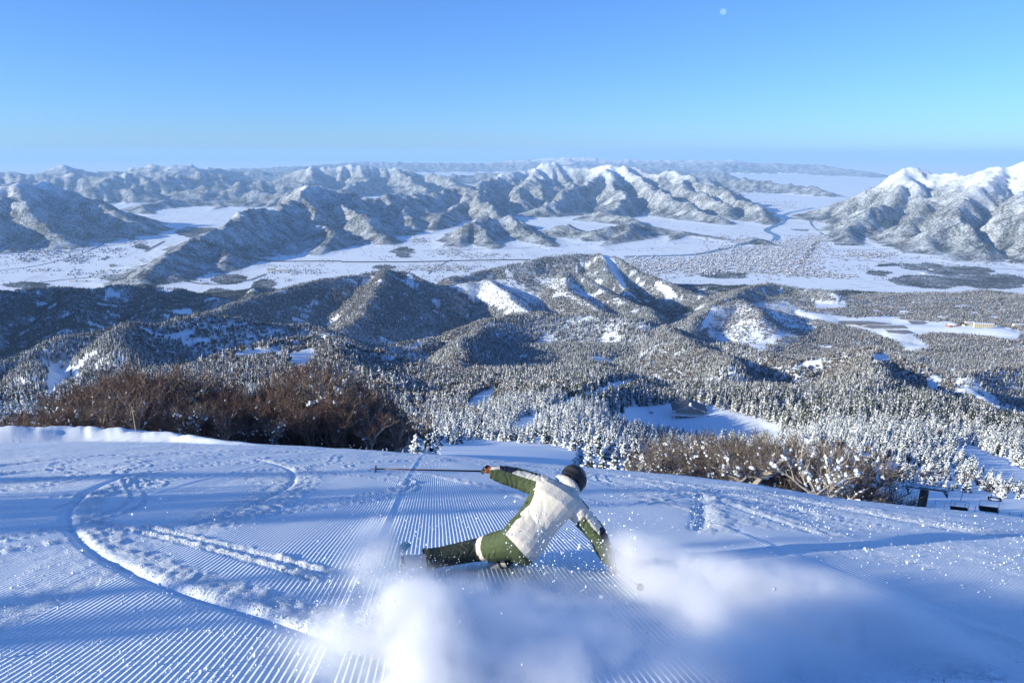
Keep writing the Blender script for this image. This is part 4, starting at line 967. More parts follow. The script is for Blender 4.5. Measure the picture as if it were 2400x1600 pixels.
VV = np.stack([T[..., 0] * ca - T[..., 1] * sa + HP[:, :1], T[..., 0] * sa + T[..., 1] * ca + HP[:, 1:], T[..., 2] + hz_[:, None]], -1)
q4 = [(0,1,5,4),(1,2,6,5),(2,3,7,6),(3,0,4,7),(4,8,7,7),(5,6,9,9),(10,11,15,14),(14,15,12,13)]
q3 = []
for f in q4:
    q3.append((f[0], f[1], f[2])); 
    if f[3] != f[2]: q3.append((f[0], f[2], f[3]))
q3 = np.array(q3); mi = np.array([0] * (len(q3) - 4) + [1] * 4)
M_wallt = simple('town_walls', (.17, .16, .16), .8, 0, .6, .02); M_roofs = simple('snowy_roofs', (.80, .82, .86), .7, 0, .05, .1)
ob = mesh_np('town_houses', VV.reshape(-1, 3), (q3[None] + (np.arange(n_) * 16)[:, None, None]).reshape(-1, 3), [M_wallt, M_roofs], False, None, np.tile(mi, n_)); tag(ob, kind='stuff')
# field-edge trees and copses dotted over the plain
uu = tr_.uniform(-100, 2500, 15000); vv = 445 + 215 * tr_.random(15000) ** .6; fp = np.array([floor_pt(u, v) for u, v in zip(uu, vv)])
ck = fbm(fp[:, 0] / 500, fp[:, 1] / 260, 3, 95) > .27; fp = fp[ck]; gz_ = ground(fp[:, 0], fp[:, 1]); fp = fp[gz_ < FLOOR + 15]; gz_ = gz_[gz_ < FLOOR + 15]
xa, ya = scatter(3900, 9500, 19.0, R(39)); za = ground(xa, ya); ua, va = proj(xa, ya, za); ja = 14 * pn(xa / 160, ya / 160, 76); mk_ = np.zeros(len(xa), bool)
for cu, cv, ru, rv, h in WOODS: mk_ |= ell(ua + ja, va + ja * .25, cu, cv, ru, rv) < 1.05
mk_ &= za < FLOOR + 120; fp = np.r_[fp, np.c_[xa, ya][mk_]]; gz_ = np.r_[gz_, za[mk_]]
s_ = tr_.uniform(7, 15, len(fp)); gn_inst('valley_trees', np.c_[fp, gz_], np.c_[s_ * 1.3, s_ * 1.3, s_], np.zeros((len(fp), 3)), [hid(mesh_np('valley_tree_kind', *cone_tree(560 + k, 3, 6, 1, .35), simple('valley_trees_dark', (.06, .065, .06), .9, 0, .3, 1))) for k in range(2)])
M_cream = simple('cream_wall', (.62, .56, .40), .8, 0, .08, .2); M_glassd = simple('dark_glass', (.05, .06, .08), .2, 0, .2, .2); M_roofd = simple('dark_metal_roof', (.045, .045, .06), .5, 0, .3, .5); M_redw = simple('red_brick_wall', (.35, .14, .10), .8, 0, .2, .5)
def building(u, v, D0, D1, L, B, H, rz, storeys, label, wall=None, roof='snow', bays=None):
    wall = wall or M_cream; p = px_ground(u, v, D0, D1); t = empty('building', (p[0], p[1], p[2] - 1), rz); tag(t, label, 'building')
    MB().box((-L/2, -B/2, 0), (L/2, B/2, H)).build('wall', wall, t)
    if roof == 'gable': MB().add([(-L/2-1,-B/2-1,H+.02),(L/2+1,-B/2-1,H+.02),(L/2+1,B/2+1,H+.02),(-L/2-1,B/2+1,H+.02),(-L/2-1,0,H+B*.3),(L/2+1,0,H+B*.3)], [(0,1,5,4),(2,3,4,5),(0,4,3),(1,2,5),(0,3,2,1)]).build('roof', M_roofd, t)
    elif roof == 'dome':
        vv_, ff = uvs((0, 0, H - .5), (L * .55, B * .6, H * .55), 2); MB().add(vv_, ff).build('roof', M_roofs, t, True)
    else: MB().box((-L/2-.6, -B/2-.6, H+.02), (L/2+.6, B/2+.6, H+1.2)).build('roof', M_roofs, t)
    bays = bays or max(3, int(L / 6)); proto = None
    for s in range(storeys):
        for b_ in range(bays):
            x = -L/2 + L * (b_ + .5) / bays; z = H * (s + .5) / storeys
            if proto is None: proto = MB().box((-L/bays*.3, -.12, -H/storeys*.25), (L/bays*.3, 0, H/storeys*.25)).build('window', M_glassd, t); w_ = proto
            else: w_ = proto.copy(); C.objects.link(w_); w_.parent = t
            w_.location = (x, -B/2 - .03, z)
    return t
building(2304, 768, 2200, 4600, 62, 16, 17, -.25, 5, 'cream hotel block of five storeys on the snowy plateau')
building(2272, 762, 2200, 4600, 30, 14, 13, -.2, 4, 'lower cream wing beside the hotel on the plateau')
building(2390, 766, 2200, 4600, 45, 14, 10, -.1, 3, 'long cream building at the right edge of the plateau')
building(2232, 765, 2200, 4600, 36, 22, 9, .1, 2, 'red walled hall under a white snow dome', M_redw, 'dome')
building(2250, 762, 2200, 4600, 16, 12, 6, .2, 1, 'small hut with dark gable roof left of the hotel', M_cream, 'gable'); building(2262, 763, 2200, 4600, 16, 12, 6, .2, 1, 'dark roofed hut nearest the hotel wing', M_cream, 'gable')
building(264, 625, 4500, 6500, 40, 30, 24, .3, 4, 'tall pale yellow factory on the left plain'); building(258, 634, 4500, 6500, 22, 16, 10, .2, 2, 'small pale building beside the yellow factory')
building(636, 634, 4500, 6500, 60, 30, 22, .1, 4, 'cream works block left of the long yellow hall'); building(668, 635, 4500, 6500, 85, 35, 14, .1, 3, 'long yellow hall in the middle of the plain')
building(172, 660, 4000, 6500, 45, 24, 10, 0, 2, 'low yellow shed on the left above the dark hill'); building(198, 660, 4000, 6500, 30, 24, 10, 0, 2, 'smaller yellow shed above the dark hill')
vv_, ff = uvs((0, 0, 0), (42, 42, 16), 2); p = px_ground(2168, 641, 3800, 6500); dm = MB().add(vv_, ff).build('dome_hall', simple('shiny_dome', (.6, .65, .72), .25, .4, .05, .1), None, True); dm.location = p; tag(dm, 'shiny silver dome among dark woods on the right plain', 'dome hall')
def patch(name, poly, mat, D0, D1, lift, step=6, zc=None):
    poly = np.array(poly); P = []
    for u, v in poly:
        P.append(px_ground(u, v, D0, D1) if zc is None else np.r_[floor_pt(u, v, zc), zc])
    P = np.array(P); c = P.mean(0); k = len(P); V = [c]; F = []
    for q in range(1, 6): V += list(c + (P - c) * q / 5)
    V = np.array(V); V[:, 2] = ground(V[:, 0], V[:, 1]) + lift + 1.2
    for i in range(k):
        j = (i + 1) % k; F.append((0, 1 + i, 1 + j))
        for q in range(4): a0 = 1 + q * k; a1 = a0 + k; F += [(a0 + i, a1 + i, a1 + j), (a0 + i, a1 + j, a0 + j)]
    return tag(mesh_np(name, V, np.array(F), mat), kind='structure')
M_pond = simple('grey_ice', (.23, .21, .20), .6, 0, .35, .05); M_bankf = simple('pond_bank', (.24, .22, .21), .9, 0, .3, .05)
zp = lambda s: z3(s, 1960, 720, 5.345)
patch('pond', zp("20,172 400,176 700,206 690,214 50,212"), M_pond, 2000, 4500, .3); patch('pond', zp("240,222 440,222 850,232 905,268 600,276 430,268"), M_pond, 2000, 4500, .3)
patch('pond', zp("610,288 900,290 985,328 840,338 650,322"), M_pond, 2000, 4500, .3); patch('pond', zp("890,172 1080,176 1140,198 1080,216 940,214"), M_pond, 2000, 4500, .3); patch('pond', zp("780,132 1050,140 1140,158 1000,164 800,152"), M_pond, 2000, 4500, .3)
# ------------------------------------------------------------------ mountain lodge
M_white = simple('white_timber', (.72, .70, .66), .7, 0, .08, 1); M_pane = simple('lodge_glass', (.30, .29, .25), .15, 0, .25, .3)
p = px_ground(1616, 974, 300, 900); print('lodge', p)
lod = empty('lodge', (p[0], p[1], p[2] - .5), R(-8)); tag(lod, 'white lodge with glazed gable and dark roof in the snowy clearing', 'lodge')
LW, LB, EV, RG = 11.5, 15., 5.0, 9.2
MB().box((-LW, 0, 2.2), (LW, LB, EV)).add([(-LW, 0, EV), (LW, 0, EV), (0, 0, RG - .5), (-LW, LB, EV), (LW, LB, EV), (0, LB, RG - .5)], [(0, 1, 2), (5, 4, 3), (0, 2, 5, 3), (2, 1, 4, 5)]).build('wall', M_white, lod)
for s in (-1, 1):
    MB().add([(0, -1.6, RG), (s * (LW + 2.2), -1.2, EV - .6), (s * (LW + 2.2), LB + 1, EV - .6), (0, LB + 1, RG), (0, -1.6, RG - .45), (s * (LW + 2.2), -1.2, EV - 1), (s * (LW + 2.2), LB + 1, EV - 1), (0, LB + 1, RG - .45)], [(0, 1, 2, 3), (7, 6, 5, 4), (0, 4, 5, 1), (1, 5, 6, 2), (2, 6, 7, 3)]).build('roof', M_roofd, lod)
    MB().tube([(0, -1.7, RG - .2), (s * (LW + 2.2), -1.3, EV - .75)], .16, 4).build('gable_board', M_white, lod)
MB().box((-LW - 3, -6, 1.9), (LW + 3, -.05, 2.2)).build('deck', M_white, lod); MB().box((-LW - 3, -6.05, 2.2), (LW + 3, -5.9, 3.1)).build('railing', M_white, lod)
pst = None
for i in range(9):
    x = -LW - 2.6 + i * (2 * LW + 5.2) / 8
    if pst is None: pst = MB().box((-.15, -.15, -1), (.15, .15, 1.88)).build('post', simple('dark_timber', (.08, .06, .05), .8), lod); q = pst
    else: q = pst.copy(); C.objects.link(q); q.parent = lod
    q.location = (x, -5.7, 0)
MB().box((-LW + 1, -.4, -.6), (LW - 1, -.02, 1.9)).build('basement', M_glassd, lod)
NB = 10
for i in range(NB):
    x0, x1 = -LW + .5 + i * (2 * LW - 1) / NB + .12, -LW + .5 + (i + 1) * (2 * LW - 1) / NB - .12
    for k in range(3):
        z0 = 2.6 + k * 1.9; z1 = z0 + 1.7; top = EV + (RG - 1.4 - EV) * (1 - max(abs(x0), abs(x1)) / LW)
        if z0 + .4 > top: continue
        MB().box((x0, -.1, z0), (x1, -.03, min(z1, top))).build('window', M_pane, lod)
vv_, ff = uvs((0, -.6, RG + .5), (1.3, 1.9, 1.2), 2); MB().add(vv_ * (1 + .1 * np.sin(vv_ * 3)), ff).build('snow_cap', M_snow, lod, True)
MB().box((-.9, 5, RG - .6), (.9, 6.4, RG + 1.0)).build('vent', M_roofd, lod)
sg = empty('sign_board', (p[0] + 12.5, p[1] - 7.5, p[2] - .3)); tag(sg, 'round red and white board at the right corner of the lodge', 'sign'); vv_, ff = uvs((0, 0, 2), (1.6, .12, 1.6), 2); MB().add(vv_, ff).build('board', M_redw, sg, True); MB().box((-.1, .05, -.5), (.1, .2, 1.5)).build('post', M_white, sg)
for i, (u, v, lb) in enumerate(((1526, 968, 'snow covered mound post left of the lodge track'),)):
    q = px_ground(u, v, 300, 900); t = empty('snowy_hut', tuple(q)); tag(t, 'tiny snow-topped hut on the bank left of the lodge', 'hut'); MB().box((-1.2, -1, -.5), (1.2, 1, 1.8)).build('wall', simple('grey_timber', (.3, .3, .32), .8), t); vv_, ff = uvs((0, 0, 2.1), (1.8, 1.5, .7), 2); MB().add(vv_, ff).build('snow_cap', M_snow, t, True)
# ------------------------------------------------------------------ chairlift
M_steel = simple('lift_steel', (.30, .33, .36), .5, .3, .2, 2); M_rust = simple('dark_brown_post', (.07, .045, .03), .8, 0, .3, 2); M_blk = simple('black_seat', (.015, .015, .018), .6, 0, .2, 3)
DL = 84.; hd = W(2168, 1141, DL); gx, gy = hd[0], hd[1]; zg = gz(gx, gy); ty_ = empty('lift_pylon', (gx, gy, zg - .5), R(-18)); tag(ty_, 'chairlift pylon with snow along its crossarm at the right edge of the piste', 'lift pylon')
HH = float(hd[2] - zg + .5); MB().tube([(0, 0, 0), (0, 0, HH)], [.52, .42], 10).build('post', M_rust, ty_)
MB().box((-2.0, -.18, HH - .1), (2.0, .18, HH + .14)).build('crossarm', M_steel, ty_)
for s in (-1, 1):
    MB().tube([(s * 1.5, 0, HH + .15), (s * 1.95, 0, HH + 1.6)], .06, 5).build('strut', M_steel, ty_)
    w_ = MB().box((s * 1.9 - .07, -1.4, HH - .35), (s * 1.9 + .07, 1.4, HH - .2)).build('sheave_beam', M_steel, ty_)
    for k in range(4):
        vv_, ff = uvs((s * 1.9, -1.2 + .8 * k, HH - .1), (.07, .26, .26), 2); MB().add(vv_, ff).build('sheave', M_blk, w_)
MB().tube([(-1.95, 0, HH + 1.6), (1.95, 0, HH + 1.6)], .06, 5).build('lifting_beam', M_steel, ty_)
MB().box((-2.1, -.75, HH + .0), (2.1, -.45, HH + .06)).build('catwalk', M_steel, ty_); rl = MB()
for k in range(7): rl.tube([(-2.1 + .7 * k, -.75, HH + .05), (-2.1 + .7 * k, -.75, HH + 1)], .022, 4)
rl.tube([(-2.1, -.75, HH + 1), (2.1, -.75, HH + 1)], .022, 4); q = rl.build('handrail', M_steel, ty_); q['kind'] = 'stuff'
sn = MB(); rg = random.Random(3)
for k in range(15): vv_, ff = uvs((-2.0 + .28 * k, rg.uniform(-.5, -.2), HH + .22), (.25, .3, rg.uniform(.12, .22)), 2); sn.add(vv_, ff)
q = sn.build('snow_cover', M_snow, ty_, True); q['kind'] = 'stuff'
MB().tube([(.42, -.1, 1), (.42, -.1, HH)], .03, 4).tube([(.42, .2, 1), (.42, .2, HH)], .03, 4).build('ladder', M_steel, ty_)
def chair(u, v, D, label, rz=-.3, snow=False):
    q = W(u, v, D); t = empty('lift_chair', tuple(q), rz); t.scale = (.74, .74, .74); tag(t, label, 'lift chair', 'chairs of the lift')
    MB().box((-1.1, -.3, 0), (1.1, .25, .09)).build('seat', M_blk, t); MB().box((-1.1, .2, .1), (1.1, .27, .52)).build('backrest', M_blk, t)
    for s in (-1, 1): MB().tube([(s * 1.12, -.3, .05), (s * 1.16, .2, .4), (s * 1.1, .25, 1.35)], .03, 5).build('side_frame', M_steel, t)
    MB().tube([(-1.1, .25, 1.35), (1.1, .25, 1.35)], .03, 5).build('top_bar', M_steel, t); MB().tube([(0, .25, 1.35), (0, .1, 2.2), (0, 0, 3.3)], .045, 5).build('hanger', M_steel, t)
    MB().box((-.12, -.2, 3.26), (.12, .2, 3.5)).build('grip', M_blk, t)
    if snow: vv_, ff = uvs((0, 0, .2), (.9, .3, .2), 2); MB().add(vv_, ff).build('snow_cap', M_snow, t, True)
    return t, Vector(q) + Vector((0, 0, 2.55))
c1, a1 = chair(2248, 1197, 80, 'black lift chair next to the pylon'); c2, a2 = chair(2317, 1197, 77, 'black lift chair at the right, second from the pylon'); c3, a3 = chair(2331, 1172, 108, 'snow topped lift chair farther down the line', -.3, True)
top = ty_.matrix_basis @ Vector((-1.9, 0, HH + .15)); top2 = ty_.matrix_basis @ Vector((1.9, 0, HH + .15))
e1 = a2 + (a2 - a1) * 2.2; cb = MB().tube([top, a1, a2, e1], .03, 5).build('lift_cable', M_blk); tag(cb, 'haul cable carrying the two black chairs', 'cable')
e3 = a3 + (a3 - Vector(top2)) * .9; cb = MB().tube([top2, a3, e3], .03, 5).build('lift_cable', M_blk); tag(cb, 'far haul cable carrying the snow topped chair', 'cable')
# net fence at the lift and marker pole on the bank
q0, q1, q2 = (px_ground(u, v, 55, 140) for u, v in ((2190, 1190), (2290, 1200), (2390, 1226)))
fn = empty('rope_fence', tuple(q0)); tag(fn, 'thin dark rope fence below the lift chairs', 'fence')
for k in range(9):
    a_ = Vector(q0).lerp(Vector(q2), k / 8) - Vector(q0); zz_ = gz(a_.x + q0[0], a_.y + q0[1]) - q0[2]; MB().tube([(a_.x, a_.y, zz_ - .2), (a_.x, a_.y, zz_ + 1.3)], .03, 5).build('post', M_rust, fn)
rp = MB(); last = None
for k in range(9):
    a_ = Vector(q0).lerp(Vector(q2), k / 8) - Vector(q0); zz_ = gz(a_.x + q0[0], a_.y + q0[1]) - q0[2]; c_ = Vector((a_.x, a_.y, zz_ + 1.15))
    if last: rp.tube([last, last.lerp(c_, .5) - Vector((0, 0, .12)), c_], .015, 4)
    last = c_
rp.build('rope', M_blk, fn)
b0_ = on_slope(322, 1036); zb = gz(b0_[0], b0_[1]); mk = MB().tube([(0, 0, -.3), (0, 0, 2.35)], [.028, .02], 6).build('marker_pole', simple('bamboo', (.55, .40, .18), .6, 0, .2, 20)); kk_ = 1.04; mk.location = (b0_[0] * kk_, b0_[1] * kk_, slope_z(b0_[0] * kk_, b0_[1] * kk_) + .15); tag(mk, 'thin yellow bamboo marker pole before the left thicket', 'pole')
# the moon, a real ball lit by the same sun
mm, n, b = NT('moon_rock'); b.inputs['Base Color'].default_value = (.16, .16, .16, 1); b.inputs['Roughness'].default_value = 1; b.inputs['Specular IOR Level'].default_value = 0
tr2 = nd(n, 'ShaderNodeBsdfTransparent'); ad = nd(n, 'ShaderNodeAddShader'); df = nd(n, 'ShaderNodeBsdfDiffuse'); df.inputs[0].default_value = (.11, .11, .10, 1)
nz = nd(n, 'ShaderNodeTexNoise', i_Scale=.004, i_Detail=3.0); tcc = nd(n, 'ShaderNodeTexCoord'); n.links.new(tcc.outputs['Object'], nz.inputs['Vector']); mx = nd(n, 'ShaderNodeMix', data_type='RGBA'); mx.inputs[6].default_value = (.05, .05, .05, 1); mx.inputs[7].default_value = (.10, .10, .095, 1); n.links.new(nz.outputs['Fac'], mx.inputs[0]); n.links.new(mx.outputs[2], df.inputs[0])
n.links.new(df.outputs[0], ad.inputs[0]); n.links.new(tr2.outputs[0], ad.inputs[1]); n.links.new(ad.outputs[0], n.nodes['Material Output'].inputs['Surface'])
vv_, ff = uvs((0, 0, 0), (520, 520, 520), 3); mo = MB().add(vv_, ff).build('moon', mm, None, True); d_ = Vector(ray(1695, 28)); mo.location = d_.normalized() * 130000; tag(mo, 'pale daytime moon high in the blue sky right of centre', 'moon')
# ------------------------------------------------------------------ the skier
M_jw = simple('cream_jacket', (.70, .66, .57), .75, 0, .04, 3, .25, 60, .2); M_gr = simple('green_jacket', (.078, .104, .052), .8, 0, .08, 3, .25, 60, .2)
M_nv = simple('navy_fabric', (.015, .02, .045), .7, 0, .1, 3, .2, 60, .3); M_pt = simple('olive_pants', (.055, .066, .048), .85, 0, .12, 3, .25, 60, .2); M_skin = simple('skin', (.55, .36, .27), .5, 0, .05, 4)
M_helm = simple('black_helmet', (.012, .012, .014), .38, 0, .1, 3, 0, 1, .5); M_strap = simple('goggle_strap', (.03, .028, .03), .7, 0, .3, 30); M_org = simple('orange_glove_trim', (.55, .12, .03), .6, 0, .2, 20); M_boot = simple('white_boot', (.62, .63, .62), .4, 0, .1, 8); M_ski = simple('blue_ski', (.06, .32, .42), .35, 0, .1, 2); M_base = simple('ski_base', (.02, .03, .05), .4); M_buck = simple('buckle_metal', (.12, .12, .13), .35, .8, .2, 10)
person = empty('person', tuple(PX(1230, 1330, 6.3))); tag(person, 'skier in cream and green jacket and black helmet carving low, one hand brushing snow', 'person')
pz = Vector(person.location)
J = {k: PX(*v) - pz for k, v in dict(pel=(1222, 1272, 6.22), wai=(1252, 1232, 6.28), che=(1292, 1178, 6.36), upb=(1312, 1158, 6.42), nek=(1327, 1147, 6.5), hed=(1338, 1124, 6.56),
    lsh=(1270, 1140, 6.46), lel=(1204, 1118, 6.56), lwr=(1152, 1106, 6.62), rsh=(1348, 1190, 6.36), rel=(1398, 1250, 6.34), rwr=(1424, 1306, 6.36),
    lhi=(1204, 1272, 6.2), lkn=(1122, 1287, 6.42), lan=(1004, 1310, 6.28), rhi=(1228, 1292, 6.25), rkn=(1205, 1290, 6.62), ran=(1166, 1322, 6.5)).items()}
lat = (J['rsh'] - J['lsh']).normalized(); spine = (J['nek'] - J['pel']).normalized(); bk = lat.cross(spine).normalized()
if bk.y > 0: bk = -bk                                       # towards the camera
sk = MB()
def loft(path, n=20, sup=2.3):
    """path: (centre, half width, half depth, lateral dir, back dir)"""
    V = []; k = len(path)
    for c, a, b_, la, ba in path:
        for j in range(n):
            t = 6.2832 * j / n; cx, sx_ = math.cos(t), math.sin(t)
            V.append(c + la * a * math.copysign(abs(cx) ** (2 / sup), cx) + ba * b_ * math.copysign(abs(sx_) ** (2 / sup), sx_))
    F = [(i*n+j, i*n+(j+1) % n, (i+1)*n+(j+1) % n, (i+1)*n+j) for i in range(k-1) for j in range(n)] + [tuple(range(n))[::-1], tuple(range((k-1)*n, k*n))]
    sk.add([tuple(x) for x in V], F)
hl = (lat * .75 + (J['pel'] - J['wai']).cross(bk).normalized() * .25 * (1 if (J['pel'] - J['wai']).cross(bk).dot(lat) > 0 else -1)).normalized()
P_ = J['pel']; pd = (J['pel'] - J['wai']).normalized()
loft([(P_ + pd * .17 + bk * .02, .075, .09, hl, bk), (P_ + pd * .14 + bk * .03, .16, .15, hl, bk), (P_ + pd * .04 + bk * .03, .20, .18, hl, bk), (P_ - pd * .06 + bk * .02, .205, .175, hl, bk), (J['wai'], .192, .155, lat, bk), (J['wai'].lerp(J['che'], .5), .20, .155, lat, bk),
      (J['che'] + bk * .01, .222, .16, lat, bk), (J['upb'] + bk * .01, .23, .145, lat, bk), (J['nek'].lerp(J['upb'], .45), .17, .11, lat, bk), (J['nek'], .085, .085, lat, bk), (J['nek'].lerp(J['hed'], .5), .066, .07, lat, bk)])
def limb(pts, rad, n=12, sub=5):
    P = [Vector(p) for p in pts]; out = []; rr_ = []
    for i in range(len(P) - 1):
        p0, p1, p2, p3 = P[max(i-1, 0)], P[i], P[i+1], P[min(i+2, len(P)-1)]
        for s in range(sub):
            t = s / sub; out.append(.5 * ((2*p1) + (p2-p0)*t + (2*p0-5*p1+4*p2-p3)*t*t + (3*p1-p0-3*p2+p3)*t**3)); rr_.append(rad[i] + (rad[i+1]-rad[i])*t)
    out.append(P[-1]); rr_.append(rad[-1]); sk.tube(out, rr_, n)
limb([J['upb'].lerp(J['lsh'], .45), J['lsh'], J['lsh'].lerp(J['lel'], .5), J['lel'], J['lel'].lerp(J['lwr'], .5), J['lwr']], [.115, .110, .104, .100, .088, .060])
limb([J['upb'].lerp(J['rsh'], .45), J['rsh'], J['rsh'].lerp(J['rel'], .5), J['rel'], J['rel'].lerp(J['rwr'], .6), J['rwr'], J['rwr'] + (J['rwr'] - J['rel']).normalized() * .05], [.115, .105, .098, .092, .080, .066, .055])
limb([P_ + bk * .02, J['lhi'], J['lhi'].lerp(J['lkn'], .5), J['lkn'], J['lkn'].lerp(J['lan'], .35), J['lkn'].lerp(J['lan'], .75), J['lan']], [.15, .145, .132, .108, .100, .092, .096], 14)
limb([P_, J['rhi'], J['rhi'].lerp(J['rkn'], .5), J['rkn'], J['rkn'].lerp(J['ran'], .5), J['ran']], [.135, .13, .11, .09, .085, .09], 14)
for c, r_, s_ in ((J['lsh'], (.092, .092, .092), 0), (J['rsh'], (.09, .09, .09), 0)):
    v_, f_ = uvs(tuple(c), r_, 2); sk.add(v_, f_)
# hood bunched behind the neck and head
up_ = (J['hed'] - J['nek']).normalized(); fw = -bk
for off, rd in (((.0, .045, .045), (.12, .085, .07)), ((.05, .04, .02), (.085, .07, .06)), ((-.06, .035, .04), (.085, .07, .06)), ((.07, .04, -.02), (.08, .055, .045)), ((-.02, .055, .0), (.10, .05, .045))):
    c = J['nek'] + lat * off[0] + bk * off[1] + up_ * off[2]; v_, f_ = ICO2[0], ICO2[1]
    sk.add([tuple(c + lat * p[0] * rd[0] + bk * p[1] * rd[1] + up_ * p[2] * rd[2]) for p in v_], f_)
for off, rd in (((0, -.015, .0), (.078, .092, .105)), ((0, -.098, -.02), (.014, .02, .02)), ((0, -.06, -.075), (.045, .045, .04))):    # head, nose, chin
    c = J['hed'] + lat * off[0] + bk * off[1] + up_ * off[2]
    sk.add([tuple(c + lat * p[0] * rd[0] + bk * p[1] * rd[1] + up_ * p[2] * rd[2]) for p in ICO2[0]], ICO2[1])
# fingers of both gloves are part of the one body
def hand(w_, d, palm_n, thumb, curl, glove_r=.0125):
    """wrist point, direction of the hand, palm normal, thumb side"""
    d = d.normalized(); s_ = thumb.normalized(); n_ = palm_n.normalized()
    sk.tube([w_ - d * .02, w_ + d * .03, w_ + d * .075], [.036, .042, .038], 10)
    for i in range(4):
        b_ = w_ + d * .075 + s_ * (.030 - .020 * i); L_ = (.072, .082, .076, .060)[i]; pts = [b_ - d * .02, b_]; dd = d.copy()
        for k in range(3):
            dd = (dd * math.cos(curl) + n_ * math.sin(curl)).normalized(); pts.append(pts[-1] + dd * L_ * (.42, .32, .26)[k])
        sk.tube(pts, [.014, glove_r + .001, glove_r, glove_r - .001, glove_r - .003], 8)
    b_ = w_ + d * .02 + s_ * .03; t1 = (s_ * .7 + d * .6 + n_ * .3).normalized(); t2 = (d * .7 + n_ * .8 + s_ * .1).normalized()
    sk.tube([b_, b_ + t1 * .035, b_ + t1 * .035 + t2 * .045], [.018, .0155, .012], 8)
poleA = PX(1141, 1104, 6.66) - pz; poleB = PX(868, 1098, 6.5) - pz; pdir = (poleB - poleA).normalized()
grip_c = poleA
hd_ = (poleA - J['lwr']).normalized()
hand(J['lwr'], (hd_ + Vector((0, 0, .5))).normalized(), Vector((0, -.25, -1)), Vector((-.4, -.8, .3)), .85)
rd_ = (J['rwr'] - J['rel']).normalized(); hand(J['rwr'] + rd_ * .04, (rd_ + Vector((.2, 0, 0))).normalized(), -lat, bk, .25)
raw = sk.build('body_raw', M_gr); rm = raw.modifiers.new('r', 'REMESH'); rm.mode = 'VOXEL'; rm.voxel_size = .0075; rm.use_smooth_shade = True
sm = raw.modifiers.new('s', 'SMOOTH'); sm.factor = .5; sm.iterations = 5
dg = bpy.context.evaluated_depsgraph_get(); dg.update(); ev = raw.evaluated_get(dg); me = bpy.data.meshes.new_from_object(ev); bpy.data.objects.remove(raw)
nv = len(me.vertices); co = np.empty(nv * 3, np.float32); me.vertices.foreach_get('co', co); co = co.reshape(-1, 3).astype(float)
no = np.array([v.normal[:] for v in me.vertices])
cw = co + np.array(pz); U, V_ = proj(cw[:, 0], cw[:, 1], cw[:, 2])
def capd(a, b_):
    a = np.array(a); d = np.array(b_) - a; t = np.clip(((co - a) @ d) / (d @ d), 0, 1); return np.linalg.norm(co - a - t[:, None] * d, axis=1), t
dLA, tLA = capd(J['lsh'], J['lwr']); dRA, tRA = capd(J['rsh'], J['rwr']); dTL, tTL = capd(J['lhi'], J['lkn']); dSL, tSL = capd(J['lkn'], J['lan']); dRL, tRL = capd(J['rkn'], J['ran']); dRT, tRT = capd(J['rhi'], J['rkn']); dTo, tTo = capd(J['pel'], J['nek'])
ownd = np.stack([dLA, dRA, dTL, dSL, dRL, dRT, dTo * .55]); own = ownd.argmin(0)
# cloth folds: across the limbs, diagonal over the back
fold = np.zeros(nv)
for k, (t, L_, am, fr) in enumerate(((tLA, .6, .009, 11), (tRA, .6, .009, 11), (tTL, .4, .008, 8), (tSL, .55, .006, 7), (tRL, .5, .007, 9), (tRT, .4, .006, 8))):
    m = own == k; q = t * fr + 1.6 * pn(co[:, 0] * 9, co[:, 2] * 9 + co[:, 1] * 5, 120 + k); fold += m * am * (np.abs(np.sin(q * 2.2)) ** .7 - .6) * (.45 + .8 * np.clip(pn(co[:, 0] * 6 + co[:, 1] * 7, co[:, 2] * 6, 130 + k) + .5, 0, 1))
la_ = co @ np.array(lat); spn = co @ np.array(spine); m = own == 6
qd = (spn * .8 + la_ * .9) * 26 + 2.2 * pn(co[:, 0] * 7, co[:, 2] * 7, 141); waist = np.exp(-((tTo - .38) / .2) ** 2) * (.35 + .65 * (la_ < np.array(J['wai']) @ np.array(lat) + .02))
fold += m * (.008 * waist * (np.abs(np.sin(qd)) ** .6 - .6) + .003 * pn(co[:, 0] * 5 + 3, co[:, 2] * 5, 142) + .0008 * pn(co[:, 0] * 14, co[:, 2] * 14 + co[:, 1] * 9, 143))
co2 = co + no * (fold + .0003 * pn(co[:, 0] * 30 + co[:, 1] * 11, co[:, 2] * 30, 144))[:, None]
me.vertices.foreach_set('co', co2.astype(np.float32).ravel())
fc = np.array([p.center[:] for p in me.polygons]); fn_ = np.array([p.normal[:] for p in me.polygons]); fi = np.array([p.vertices[0] for p in me.polygons])
fu, fv = proj(fc[:, 0] + pz.x, fc[:, 1] + pz.y, fc[:, 2] + pz.z); facing = (fn_ @ np.array(bk) > -.15); own_f = own[fi]
def zz2(s): return z3(s, 1100, 1060, 4.9)
mi = np.full(len(fc), 1)
back = inpoly(fu, fv, zz2("772,330 740,500 700,590 580,700 600,740 540,770 415,940 520,1050 640,1190 740,1268 870,1215 1020,1080 1090,980 1180,870 1260,785 1330,735 1400,690 1300,560 1250,430 1230,300 1120,220 940,290 900,240 780,260"))
legs = ((own_f >= 2) & (own_f <= 5)); 
mi[back & facing & (own_f == 6)] = 0; mi[back & facing & (own_f != 6) & ~legs] = 0; mi[back & facing & legs & (dTo[fi] < .2)] = 0
mi[(own_f == 6) & (tTo[fi] > .62)] = np.where(fn_[(own_f == 6) & (tTo[fi] > .62)] @ np.array(bk) > -.6, 0, 1)
mi[(own_f == 0) & inpoly(fu, fv, zz2("480,235 540,205 640,215 780,262 790,335 640,290 560,265"))] = 0; mi[(own_f == 0) & inpoly(fu, fv, zz2("170,205 200,180 350,150 352,192 220,200"))] = 0
